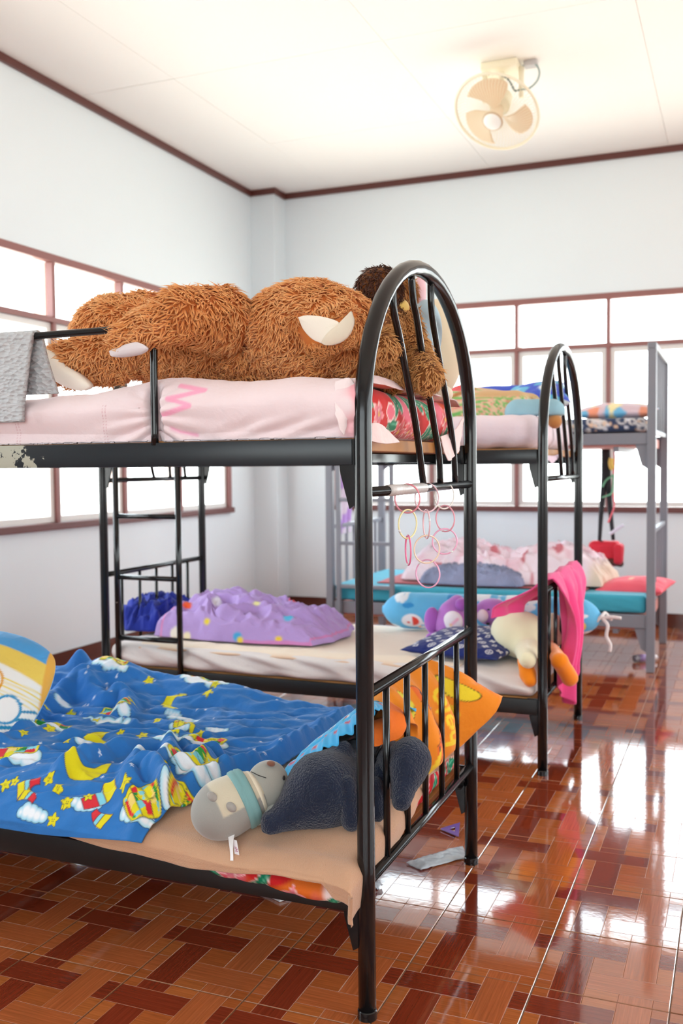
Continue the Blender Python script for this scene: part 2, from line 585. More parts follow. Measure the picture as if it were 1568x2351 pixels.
def build_floor():
    x0, x1, y0, y1 = WX0-0.25, WX1+0.25, WY0-0.25, WY1+0.25
    fl = struct('floor', *box_geo(x0, x1, y0, y1, -0.12, -0.0025), M['grout'])
    V, F, Cc, Pk = tile_mesh()
    tm = tile_material()

    def mesh(V, F, Cc, Pk, name):
        me = bpy.data.meshes.new(name)
        if isinstance(V, list):
            me.from_pydata(V, [], F)
        else:
            me.vertices.add(len(V)); me.vertices.foreach_set('co', V.astype(np.float32).ravel())
            me.loops.add(F.size); me.loops.foreach_set('vertex_index', F.astype(np.int32).ravel())
            me.polygons.add(len(F)); me.polygons.foreach_set('loop_start', (np.arange(len(F))*4).astype(np.int32))
            me.update(calc_edges=True)
        a = me.color_attributes.new('col', 'FLOAT_COLOR', 'POINT')
        c = np.ones((len(V), 4), np.float32); c[:, :3] = Cc
        a.data.foreach_set('color', c.ravel())
        a = me.attributes.new('plank', 'FLOAT_VECTOR', 'POINT')
        a.data.foreach_set('vector', np.asarray(Pk, np.float32).ravel())
        me.materials.append(tm)
        return me
    me = mesh(V, F, Cc, Pk, 'floor_tile')
    cells = []
    for i in range(-8, 23):
        for j in range(-16, 21):
            X, Y = TX0+i*TS, TY0+j*TS
            if X+TS < WX0-0.05 or X > WX1+0.05 or Y+TS < WY0-0.05 or Y > WY1+0.05: continue
            pos = np.array([X+TS/2, Y+TS/2, -CAMZ])
            z = pos@CF
            vis = False
            area = 0
            if z > 0.3:
                px, py = WPX/2+FPX*(pos@CR)/z, HPX/2-FPX*(pos@CU)/z
                vis = -120 < px < WPX+120 and -100 < py < HPX+160
                area = 1/z**3
            cells.append((not vis, -area, X, Y))
    cells.sort()
    org = ORG[fl.name]
    rest = []
    for k, (nv, ar, X, Y) in enumerate(cells):
        tilt = (RNG.normal()*0.0009, RNG.normal()*0.0009)
        if k < 300 and not nv:
            o = bpy.data.objects.new('tile', me)
            COL.objects.link(o)
            o.parent = fl
            o.location = (X-org[0], Y-org[1], -org[2])
            o.rotation_euler = (tilt[0], tilt[1], 0)
        else:
            rest.append((X, Y))
    if rest:
        Va, Fa = np.array(V), np.array(F)
        R = np.array(rest)
        VV = (Va[None]+np.concatenate([R, np.zeros((len(R), 1))], 1)[:, None]).reshape(-1, 3)-np.array(org)
        FF = (Fa[None]+(np.arange(len(R))*len(Va))[:, None, None]).reshape(-1, 4)
        m2 = mesh(VV, FF, np.tile(np.array(Cc), (len(R), 1)), np.tile(np.array(Pk), (len(R), 1)), 'far_tiles')
        o = bpy.data.objects.new('tiles', m2)
        COL.objects.link(o); o.parent = fl; o.location = (0, 0, 0)
        o['kind'] = 'stuff'


def box_geo(x0, x1, y0, y1, z0, z1):
    b = MB().box(x0, x1, y0, y1, z0, z1)
    return b.V, b.F


build_floor()

# ------------------------------------------------------------------ walls with window openings


def wall_with_hole(name, axis, c0, c1, a0, a1, h0, h1):
    """axis 'x': wall in the plane x in [c0,c1], running along y a0..a1, hole h0..h1."""
    b = MB()

    def bx(s0, s1, z0, z1):
        if axis == 'x': b.box(c0, c1, s0, s1, z0, z1)
        else: b.box(s0, s1, c0, c1, z0, z1)
    bx(a0, a1, 0, ZS); bx(a0, a1, ZH, ZC+0.1); bx(a0, h0, ZS, ZH); bx(h1, a1, ZS, ZH)
    return tag(b.obj(name, M['wall']), kind='structure')


T = 0.16
LW0, LW1 = 0.55, 6.93
BW0, BW1 = -3.12, 3.6
wall_with_hole('wall_left', 'x', WX0-T, WX0, WY0-T, WY1+T, LW0, LW1)
wall_with_hole('wall_right', 'x', WX1, WX1+T, WY0-T, WY1+T, LW0, LW1)
wall_with_hole('wall_back', 'y', WY1, WY1+T, WX0, WX1, BW0, BW1)
wall_with_hole('wall_front', 'y', WY0-T, WY0, WX0, WX1, -2.2, 3.2)
# pilaster in the far left corner
struct('wall_pilaster', *box_geo(WX0, WX0+0.22, WY1-0.20, WY1, 0, ZC), M['wall'])

# trims
struct('trim_1', *box_geo(WX0, WX0+0.022, WY0, WY1-0.2, ZC-0.045, ZC), M['brown'])
b = MB(); b.box(WX0+0.22, WX1, WY1-0.022, WY1, ZC-0.045, ZC); b.box(WX0, WX0+0.242, WY1-0.222, WY1-0.2, ZC-0.045, ZC); b.box(WX0+0.22, WX0+0.242, WY1-0.2, WY1, ZC-0.045, ZC)
tag(b.obj('trim_2', M['brown']), kind='structure')
struct('trim_3', *box_geo(WX1-0.022, WX1, WY0, WY1, ZC-0.045, ZC), M['brown'])
struct('baseboard_left', *box_geo(WX0, WX0+0.012, WY0, WY1-0.2, 0, 0.10), M['basebrown'])
b = MB(); b.box(WX0+0.22, WX1, WY1-0.012, WY1, 0, 0.10); b.box(WX0, WX0+0.232, WY1-0.212, WY1-0.2, 0, 0.10); b.box(WX0+0.22, WX0+0.232, WY1-0.2, WY1, 0, 0.10)
tag(b.obj('baseboard_back', M['basebrown']), kind='structure')
struct('baseboard_right', *box_geo(WX1-0.012, WX1, WY0, WY1, 0, 0.10), M['basebrown'])

# ceiling: boards with thin joints
ce = struct('ceiling', *box_geo(WX0-T, WX1+T, WY0-T, WY1+T, ZC+0.008, ZC+0.12), M['ceil'])
CB = 1.3075
xs = [-3.115+CB*k for k in range(-1, 8)]
ys = [5.075+1.27*k for k in range(-7, 3)]
for i in range(len(xs)-1):
    for j in range(len(ys)-1):
        x0, x1 = max(xs[i], WX0-0.1)+0.0013, min(xs[i+1], WX1+0.1)-0.0013
        y0, y1 = max(ys[j], WY0-0.1)+0.0013, min(ys[j+1], WY1+0.1)-0.0013
        if x1-x0 < 0.05 or y1-y0 < 0.05: continue
        dz = RNG.uniform(0, 0.0015)
        mk('ceiling_panel', *box_geo(x0, x1, y0, y1, ZC+dz, ZC+0.010), M['ceil'], ce, smooth=False)


def window(name, axis, c, sgn, a0, a1, mull, hide_parts=False):
    """Window in a wall: c = inner wall face, sgn = outward direction."""
    root = bpy.data.objects.new(name, None)
    COL.objects.link(root)
    root.location = (c, (a0+a1)/2, ZS) if axis == 'x' else ((a0+a1)/2, c, ZS)
    ORG[root.name] = tuple(root.location)
    root['kind'] = 'structure'

    def bx(s0, s1, d0, d1, z0, z1, nm, mt, bev=0.0):
        lo, hi = sorted((c+sgn*d0, c+sgn*d1))
        q = MB()
        if axis == 'x': q.box(lo, hi, s0, s1, z0, z1, bev)
        else: q.box(s0, s1, lo, hi, z0, z1, bev)
        return q.obj(nm, mt, root)
    f = 0.034
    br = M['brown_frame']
    q0, q1 = -0.014, 0.04
    bx(a0-0.02, a1+0.02, q0, q1, ZH-f, ZH+0.012, 'window_frame', br, 0.004)
    bx(a0-0.03, a1+0.03, q0-0.02, q1, ZS-0.03, ZS+0.012, 'window_sill', M['sill'], 0.004)
    bx(a0-0.02, a0+f, q0, q1, ZS+0.012, ZH-f, 'jamb', br, 0.004)
    bx(a1-f, a1+0.02, q0, q1, ZS+0.012, ZH-f, 'jamb', br, 0.004)
    bx(a0+f, a1-f, q0, q1, ZT-0.016, ZT+0.016, 'transom', br, 0.004)
    ms = [a0]+list(mull)+[a1]
    for mm in mull:
        bx(mm-0.014, mm+0.014, q0, q1, ZS+0.012, ZT-0.016, 'mullion', br, 0.004)
        bx(mm-0.014, mm+0.014, q0, q1, ZT+0.016, ZH-f, 'mullion', br, 0.004)
        bx(mm-0.016, mm+0.016, q1, 0.13, ZS+0.012, ZH-f, 'mullion_skylit_side', M['outer'], 0.004)  # outer half of the mullion, coloured as if lit by the sky
    for k in range(len(ms)-1):
        e0 = ms[k]+(f if k == 0 else 0.014)
        e1 = ms[k+1]-(f if k == len(ms)-2 else 0.014)
        bx(e0, e1, 0.018, 0.024, ZT+0.016, ZH-f, 'pane', M['glass'])
        # opening sash below: pale metal frame around a pane
        s = 0.036
        z0, z1 = ZS+0.014, ZT-0.018
        sash = MB()
        for (u0, u1, w0, w1) in ((e0, e0+s, z0, z1), (e1-s, e1, z0, z1), (e0+s, e1-s, z0, z0+s), (e0+s, e1-s, z1-s, z1)):
            lo, hi = sorted((c+sgn*0.008, c+sgn*0.034))
            if axis == 'x': sash.box(lo, hi, u0, u1, w0, w1, 0.003)
            else: sash.box(u0, u1, lo, hi, w0, w1, 0.003)
        sh = sash.obj('sash', M['sash'], root)
        lo, hi = sorted((c+sgn*0.018, c+sgn*0.023))
        g = MB()
        if axis == 'x': g.box(lo, hi, e0+s, e1-s, z0+s, z1-s)
        else: g.box(e0+s, e1-s, lo, hi, z0+s, z1-s)
        p = g.obj('pane', M['glass'], sh)
        # latch on the sash stile
        lo, hi = sorted((c-sgn*0.010, c+sgn*0.010))
        h = MB()
        zz = (z0+z1)/2
        if axis == 'x': h.box(lo, hi, e1-s+0.012, e1-s+0.034, zz-0.05, zz+0.05, 0.004)
        else: h.box(lo and e1-s+0.012, e1-s+0.034, lo, hi, zz-0.05, zz+0.05, 0.004)
        h.obj('latch', M['grey'], sh)
    return root


lm = [4.79+0.70*k for k in range(-5, 3)]
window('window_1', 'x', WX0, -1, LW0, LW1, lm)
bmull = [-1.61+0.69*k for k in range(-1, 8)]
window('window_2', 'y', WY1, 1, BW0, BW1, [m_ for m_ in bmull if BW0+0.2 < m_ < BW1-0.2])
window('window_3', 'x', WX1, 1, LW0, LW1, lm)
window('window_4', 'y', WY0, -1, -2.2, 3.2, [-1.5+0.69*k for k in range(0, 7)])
# ------------------------------------------------------------------ bunk beds
BLK, RBK = M['black'], M['rail_black']
TR = 0.0195                      # post tube radius
BW = 0.895                       # between post axes
BL = 2.03                        # bed length between end frames
PTS = [[(901, 661), (904, 713), (916, 770), (932, 854), (945, 920), (959, 1006), (972, 1112)],
       [(944, 631), (949.5, 694), (957, 732), (971, 825), (986, 913), (998, 985), (1008, 1047), (1011, 1110)],
       [(989, 649), (990, 699), (997, 758), (1011, 842), (1027, 932), (1040, 1020), (1045, 1108)]]


def arch_path(x, y0):
    P = [(x, y0, 0.0), (x, y0, 0.35), (x, y0, 0.8), (x, y0, 1.15)]
    for k in range(0, 25):
        t = math.pi*k/24
        P.append((x, y0+BW/2-(BW/2)*math.cos(t), 1.30+0.402*math.sin(t)))
    P += [(x, y0+BW, 1.15), (x, y0+BW, 0.8), (x, y0+BW, 0.35), (x, y0+BW, 0.0)]
    return P


def black_bunk(loc, label):
    x, y = loc
    t = thing('bunk_bed', label, 'bed', (x, y, 0))
    # spindle shapes measured on the near bed's end plane
    spd = []
    for pl in PTS:
        q = [at(px, py, x=-0.746) for px, py in pl]
        spd.append([(p[1]-1.953, p[2]) for p in q])
    for ex, ins in ((0.0, -1), (-BL, 1)):
        MB().tube(arch_path(x+ex, y), TR, 20).obj('arch_frame', BLK, t, smooth=True)
        for yy in (0, BW):
            MB().lathe([(0.0, TR+0.002), (0.018, TR+0.002), (0.02, TR)], (x+ex, y+yy, 0), (0, 0, 1), 20).obj('foot_cap', BLK, t, auto=40)
        MB().tube([(x+ex, y+TR*0.7, 1.153), (x+ex, y+BW-TR*0.7, 1.153)], 0.0115, 14).obj('crossbar', BLK, t, smooth=True)
        MB().tube([(x+ex, y+TR*0.7, 0.714), (x+ex, y+BW-TR*0.7, 0.714)], 0.0125, 14).obj('end_rail', BLK, t, smooth=True)
        MB().tube([(x+ex, y+TR*0.7, 0.300), (x+ex, y+BW-TR*0.7, 0.300)], 0.0125, 14).obj('end_rail', BLK, t, smooth=True)
        for yo in (0.136, 0.286, 0.434, 0.584, 0.735):
            MB().tube([(x+ex, y+yo, 0.302), (x+ex, y+yo, 0.712)], 0.0082, 10).obj('spindle', BLK, t, smooth=True)
        for s in spd:
            P = smooth_path([(x+ex, y+a, b) for a, b in s], 5)
            MB().tube(P, 0.0088, 10).obj('arch_spindle', BLK, t, smooth=True)
        # gussets that hook the side rails to the posts
        for yy, dy in ((0.0, -0.002), (BW, 0.002)):
            for zt in (1.268, 0.298):
                s = ins
                poly = [(x+ex+s*0.014, zt), (x+ex+s*0.058, zt), (x+ex+s*0.050, zt-0.075), (x+ex+s*0.030, zt-0.150), (x+ex+s*0.014, zt-0.140)]
                if s < 0: poly = poly[::-1]
                MB().prism(poly, y+yy+dy-0.0045, y+yy+dy+0.0045).obj('gusset', BLK, t)
    for zt, h in ((1.268, 0.056), (0.294, 0.060)):
        for yy, sg in ((0.0, 1), (BW, -1)):
            b = MB()
            o0, o1 = sorted((y+yy-sg*0.010, y+yy+sg*0.006))
            b.box(x-BL+0.02, x-0.022, o0, o1, zt-h, zt, 0.002)
            f0, f1 = sorted((y+yy+sg*0.006, y+yy+sg*0.034))
            b.box(x-BL+0.02, x-0.022, f0, f1, zt-h, zt-h+0.004)
            b.obj('side_rail', M['rail_peel'] if (zt > 1 and sg > 0 and loc == BED1) else (RBK if zt > 1 else M['low_rail']), t, auto=30)
        for k in range(5):
            xx = x-0.12-k*(BL-0.24)/4
            MB().box(xx-0.014, xx+0.014, y+0.007, y+BW-0.007, zt-h+0.005, zt-h+0.03, 0.002).obj('cross_slat', BLK, t)
        MB().box(x-BL+0.04, x-0.03, y+0.012, y+BW-0.012, zt-h+0.031, zt+0.004, 0.002).obj('bed_board', M['ply'], t)
    # ladder near the left end
    for xx in (-1.945, -1.615):
        MB().tube([(x+xx, y-0.022, 0.235), (x+xx, y-0.022, 1.27)], 0.0135, 12).obj('ladder_stile', BLK, t, smooth=True)
    for zz in (0.43, 0.71, 0.99):
        MB().tube([(x-1.945, y-0.022, zz), (x-1.615, y-0.022, zz)], 0.0115, 12).obj('ladder_rung', BLK, t, smooth=True)
    # guard rail
    P = smooth_path([(x-0.517, y-0.004, 1.262), (x-0.517, y-0.004, 1.40), (x-0.517, y-0.004, 1.495), (x-0.526, y-0.004, 1.524), (x-0.555, y-0.004, 1.535),
                     (x-0.8, y-0.004, 1.535), (x-1.2, y-0.004, 1.535), (x-1.47, y-0.004, 1.535), (x-1.505, y-0.004, 1.524), (x-1.515, y-0.004, 1.495), (x-1.515, y-0.004, 1.262)], 5)
    MB().tube(P, 0.0088, 12).obj('guard_rail', BLK, t, smooth=True)
    MB().tube([(x-1.0, y-0.004, 1.262), (x-1.0, y-0.004, 1.533)], 0.0075, 10).obj('guard_post', BLK, t, smooth=True)
    return t


BED1 = (-0.746, 1.953)
BED2 = (-0.702, 3.772)
bed1 = black_bunk(BED1, 'nearest black tubular metal bunk bed, its upper bunk holding a big teddy bear')
bed2 = black_bunk(BED2, 'middle black metal bunk bed whose end rail carries a pink towel')


def grey_bunk(x0, x1, y0, y1):
    t = thing('bunk_bed', 'grey square-tube bunk bed standing below the far window', 'bed', (x1, y0, 0))
    G = M['grey']
    s = 0.024
    for xx, sg in ((x0, 1), (x1, -1)):
        for yy in (y0, y1):
            MB().box(xx-s, xx+s, yy-s, yy+s, 0, 1.865, 0.004).obj('post', G, t)
        MB().box(xx-s, xx+s, y0-s, y1+s, 1.865, 1.90, 0.004).obj('top_rail', G, t)
        for zz in (0.80, 0.40, 1.38):
            MB().box(xx-0.013, xx+0.013, y0+s, y1-s, zz, zz+0.026, 0.003).obj('end_rail', G, t)
        for k in range(6):
            yy = y0+(y1-y0)*(k+1)/7
            MB().box(xx-0.008, xx+0.008, yy-0.008, yy+0.008, 0.426, 0.80).obj('end_bar', G, t)
            MB().box(xx-0.008, xx+0.008, yy-0.008, yy+0.008, 1.406, 1.865).obj('end_bar', G, t)
    for zt, h in ((1.385, 0.066), (0.332, 0.078)):
        for yy in (y0, y1):
            MB().box(x0+s, x1-s, yy-0.014, yy+0.014, zt-h, zt, 0.004).obj('side_rail', G, t)
        MB().box(x0+0.03, x1-0.03, y0+0.016, y1-0.016, zt-h-0.012, zt-0.02, 0.002).obj('bed_board', M['plypink'], t)
        for k in range(5):
            xx = x0+0.2+k*(x1-x0-0.4)/4
            MB().box(xx-0.015, xx+0.015, y0+0.015, y1-0.015, zt-h-0.04, zt-h-0.012).obj('cross_slat', G, t)
        for xx, sg in ((x0, 1), (x1, -1)):
            for yy in (y0, y1):
                poly = [(xx+sg*s, zt-h), (xx+sg*0.09, zt-h), (xx+sg*0.055, zt-h-0.12), (xx+sg*s, zt-h-0.14)]
                if sg < 0: poly = poly[::-1]
                MB().prism(poly, yy-0.004, yy+0.004).obj('gusset', G, t)
    for xx in (x0+0.07, x0+0.435):
        MB().box(xx-0.014, xx+0.014, y0-0.044, y0-0.016, 0.26, 1.39, 0.003).obj('ladder_stile', G, t)
    for zz in (0.42, 0.70, 0.98):
        MB().box(x0+0.084, x0+0.421, y0-0.041, y0-0.019, zz, zz+0.024, 0.003).obj('ladder_rung', G, t)
    return t


BED3 = (-2.475, -0.47, 5.87, 6.86)
grey_bunk(*BED3)
# ------------------------------------------------------------------ soft shapes
_EDG = [((0, 0, 0), (1, 0, 0)), ((0, 1, 0), (1, 1, 0)), ((0, 0, 1), (1, 0, 1)), ((0, 1, 1), (1, 1, 1)),
        ((0, 0, 0), (0, 1, 0)), ((1, 0, 0), (1, 1, 0)), ((0, 0, 1), (0, 1, 1)), ((1, 0, 1), (1, 1, 1)),
        ((0, 0, 0), (0, 0, 1)), ((1, 0, 0), (1, 0, 1)), ((0, 1, 0), (0, 1, 1)), ((1, 1, 0), (1, 1, 1))]


def surface_nets(Fd, o, h):
    nx, ny, nz = Fd.shape
    cut = lambda c: Fd[c[0]:nx-1+c[0], c[1]:ny-1+c[1], c[2]:nz-1+c[2]]
    cnt = np.zeros((nx-1, ny-1, nz-1))
    acc = np.zeros((nx-1, ny-1, nz-1, 3))
    for a, b in _EDG:
        fa, fb = cut(a), cut(b)
        cr = (fa < 0) != (fb < 0)
        t = np.where(cr, fa/np.where(cr, fa-fb, 1), 0)
        for k in range(3):
            acc[..., k] += np.where(cr, a[k]+t*(b[k]-a[k]), 0)
        cnt += cr
    act = cnt > 0
    idx = -np.ones(act.shape, int)
    ii = np.argwhere(act)
    idx[act] = np.arange(len(ii))
    V = np.array(o)+h*(ii+acc[act]/cnt[act][:, None])
    S = Fd < 0
    Fs = []
    for ax in range(3):
        sl0 = [slice(1, -1)]*3; sl1 = [slice(1, -1)]*3
        sl0[ax] = slice(0, -1); sl1[ax] = slice(1, None)
        a, b = S[tuple(sl0)], S[tuple(sl1)]
        off = [1, 1, 1]; off[ax] = 0
        p = np.argwhere(a != b)
        fl = a[a != b]
        p = p+np.array(off)
        u, v = [(1, 2), (2, 0), (0, 1)][ax]
        du, dv = np.zeros(3, int), np.zeros(3, int)
        du[u], dv[v] = 1, 1
        q = np.stack([idx[tuple((p-du-dv).T)], idx[tuple((p-dv).T)], idx[tuple(p.T)], idx[tuple((p-du).T)]], 1)
        q[~fl] = q[~fl][:, ::-1]
        Fs.append(q)
    Fq = np.concatenate(Fs)
    return V, Fq[(Fq >= 0).all(1)]


def vnormals(V, F):
    n = np.cross(V[F[:, 2]]-V[F[:, 0]], V[F[:, -1]]-V[F[:, 1]])
    N = np.zeros_like(V)
    for k in range(F.shape[1]):
        np.add.at(N, F[:, k], n)
    return N/(np.linalg.norm(N, axis=1)[:, None]+1e-12)


def frame(d, up=(0, 0, 1)):
    """Rows: along d, sideways, upright."""
    d = np.array(d, float); d /= np.linalg.norm(d)
    s = np.cross(np.array(up, float), d); s /= np.linalg.norm(s)
    return np.array([d, s, np.cross(d, s)])


def sdf(P, prims):
    out = []
    for p in prims:
        if p[0] == 'e':
            c, r = np.array(p[1]), np.array(p[2], float)
            q = P-c
            if len(p) > 3 and p[3] is not None: q = q@np.array(p[3]).T
            k0 = np.linalg.norm(q/r, axis=-1)
            k1 = np.linalg.norm(q/(r*r), axis=-1)
            out.append(k0*(k0-1)/(k1+1e-9))
        else:
            a, b = np.array(p[1], float), np.array(p[2], float)
            ra, rb = p[3], p[4]
            ba = b-a
            t = np.clip(((P-a)@ba)/(ba@ba), 0, 1)
            out.append(np.linalg.norm(P-a-t[..., None]*ba, axis=-1)-(ra+(rb-ra)*t))
    return out


def smin_all(ds, k):
    d = ds[0]
    for e in ds[1:]:
        h = np.maximum(k-np.abs(d-e), 0)/k
        d = np.minimum(d, e)-h*h*k*0.25
    return d


def blob(prims, h=0.008, k=0.03, noise=None, floor=None, carve=None):
    pts = []
    for p in prims:
        if p[0] == 'e':
            m = max(p[2]); pts += [np.array(p[1])-m, np.array(p[1])+m]
        else:
            pts += [np.array(p[1])-p[3], np.array(p[1])+p[3], np.array(p[2])-p[4], np.array(p[2])+p[4]]
    mn, mx = np.min(pts, 0)-3*h-k*0.3, np.max(pts, 0)+3*h+k*0.3
    n = np.ceil((mx-mn)/h).astype(int)+1
    g = np.meshgrid(*[mn[i]+h*np.arange(n[i]) for i in range(3)], indexing='ij')
    P = np.stack(g, -1)
    d = smin_all(sdf(P, prims), k)
    if noise is not None: d = d+noise(P)
    if floor is not None:
        q = floor(P) if callable(floor) else floor-P[..., 2]
        d = np.maximum(d, q)
    V, F = surface_nets(d, mn, h)
    own = np.argmin(np.stack(sdf(V, prims), 0), 0)
    return V, F, own


def fur_mesh(V, F, n, length, width, flow, colf, seed=1, lean=0.75, curl=0.35, segs=3, keep=None):
    """Real tufts: small curved tapering blades rooted on a surface."""
    rg = np.random.default_rng(seed)
    A, B, C, D = (V[F[:, i]] for i in range(4))
    area = np.linalg.norm(np.cross(C-A, D-B), axis=1)
    f = rg.choice(len(F), n, p=area/area.sum())
    s, t = rg.random(n)[:, None], rg.random(n)[:, None]
    p = (A[f]*(1-s)+B[f]*s)*(1-t)+(D[f]*(1-s)+C[f]*s)*t
    nn = np.cross(C[f]-A[f], D[f]-B[f]); nn /= np.linalg.norm(nn, axis=1)[:, None]+1e-12
    if keep is not None:
        kk = keep(p); p, nn = p[kk], nn[kk]; n = len(p)
    fl = flow(p)
    # clumping: neighbouring tufts share a swirl
    sw = np.stack([fbm3(p+3.1, 22, 2), fbm3(p+9.7, 22, 2), fbm3(p-5.3, 22, 2)], -1)
    d = fl+sw*1.5+rg.normal(size=(n, 3))*0.22
    d -= nn*(d*nn).sum(1)[:, None]
    d /= np.linalg.norm(d, axis=1)[:, None]+1e-9
    L = (length*(0.65+0.7*rg.random(n)))[:, None]
    W = width*(0.7+0.6*rg.random(n))
    side = np.cross(nn, d)
    sb = rg.normal(size=(n, 1))*curl
    rows = []
    for k in range(segs+1):
        q = k/segs
        up = nn*(L*(0.62*q-0.30*q*q)*(1.15-lean*0.5))
        fw = d*(L*(lean*q))
        cv = side*(L*sb*q*q)
        rows.append(p-nn*0.004+up+fw+cv)
    Vs, Cs = [], []
    base, tip = colf(p, rg)
    for k in range(segs):
        q = k/segs
        w = (W*(1-0.72*q**1.5))[:, None]
        Vs += [rows[k]-side*w*0.5, rows[k]+nn*w*0.35, rows[k]+side*w*0.5]
        Cs += [base*(1-q)+tip*q]*3
    Vs.append(rows[segs]); Cs.append(tip)
    K = 3*segs+1
    VV = np.stack(Vs, 1).reshape(-1, 3)
    CC = np.stack(Cs, 1).reshape(-1, 3)
    tri = []
    for k in range(segs-1):
        a = 3*k
        for (i, j) in ((0, 1), (1, 2), (2, 0)):
            tri += [(a+i, a+j, a+3+j), (a+i, a+3+j, a+3+i)]
    a = 3*(segs-1)
    tri += [(a, a+1, K-1), (a+1, a+2, K-1), (a+2, a, K-1)]
    FF = (np.array(tri)[None]+(np.arange(n)*K)[:, None, None]).reshape(-1, 3)
    return VV, FF, CC


def grid_faces(nu, nv, base=0, flip=False):
    i, j = np.meshgrid(np.arange(nu-1), np.arange(nv-1), indexing='ij')
    a = base+i*nv+j
    q = np.stack([a, a+nv, a+nv+1, a+1], -1).reshape(-1, 4)
    return q[:, ::-1] if flip else q


def sheet(P, thick=0.004, col=None):
    """Cloth of real thickness from a grid of points P[nu,nv,3] (normal = Pu x Pv side is the top)."""
    nu, nv = P.shape[:2]
    Fg = grid_faces(nu, nv)
    V = P.reshape(-1, 3)
    N = vnormals(V, Fg)
    lo = V-N*thick
    VV = np.concatenate([V, lo])
    n = nu*nv
    FF = [Fg, grid_faces(nu, nv, n, True)]
    ring = np.concatenate([np.arange(nv), np.arange(1, nu)*nv+nv-1, (nu-1)*nv+np.arange(nv-2, -1, -1), np.arange(nu-2, 0, -1)*nv])
    r2 = np.roll(ring, -1)
    FF.append(np.stack([ring, r2, r2+n, ring+n], 1))
    cc = None if col is None else np.concatenate([col.reshape(-1, 3)]*2)
    return VV, np.concatenate(FF), cc


def drape(a, a0, sgn, R):
    """Distance a past an edge line a0 (sgn = outward): returns (position, drop)."""
    t = (a-a0)*sgn
    q = np.clip(t/R, 0, math.pi/2)
    adv = np.where(t <= 0, t, R*np.sin(q))
    drop = np.where(t <= 0, 0, R*(1-np.cos(q))+np.maximum(t-R*math.pi/2, 0))
    return a0+sgn*adv, drop


def sstep(x, a, b):
    t = np.clip((x-a)/(b-a), 0, 1)
    return t*t*(3-2*t)


def segdist(x, y, pts):
    d = np.full(np.shape(x), 1e9)
    for (ax, ay), (bx, by) in zip(pts[:-1], pts[1:]):
        dx, dy = bx-ax, by-ay
        t = np.clip(((x-ax)*dx+(y-ay)*dy)/(dx*dx+dy*dy+1e-12), 0, 1)
        d = np.minimum(d, np.hypot(x-ax-t*dx, y-ay-t*dy))
    return d


def ridge(x, y, pts, w):
    d = segdist(x, y, pts)
    return np.exp(-(d/w)**2)


def rbox(c, hd, r, step, expo=None):
    """Closed rounded box, fine grid on each side; returns V, F, local positions."""
    hd = np.array(hd, float)
    r = min(r, hd.min()*0.999)
    Vs, Fs, b = [], [], 0
    for ax in range(3):
        u, v = [(1, 2), (2, 0), (0, 1)][ax]
        nu, nv = max(4, int(2*hd[u]/step[u])+1), max(4, int(2*hd[v]/step[v])+1)
        # denser near the rounded rims
        def axis(n, hh):
            t = np.linspace(-1, 1, n)
            return hh*np.sign(t)*(1-(1-np.abs(t))**1.0)
        for s in (-1, 1):
            U, W = np.meshgrid(axis(nu, hd[u]), axis(nv, hd[v]), indexing='ij')
            P = np.zeros(U.shape+(3,))
            P[..., u], P[..., v], P[..., ax] = U, W, s*hd[ax]
            Vs.append(P.reshape(-1, 3))
            Fs.append(grid_faces(nu, nv, b, s < 0)); b += nu*nv
    V, F = np.concatenate(Vs), np.concatenate(Fs)
    key = np.round(V/1e-5).astype(np.int64)
    _, first, inv = np.unique(key, axis=0, return_index=True, return_inverse=True)
    V = V[first]; F = inv.reshape(-1)[F]
    core = np.clip(V, -(hd-r), hd-r)
    d = V-core
    n = np.linalg.norm(d, axis=1)[:, None]
    L = core+d/(n+1e-12)*r
    return L+np.array(c), F, L


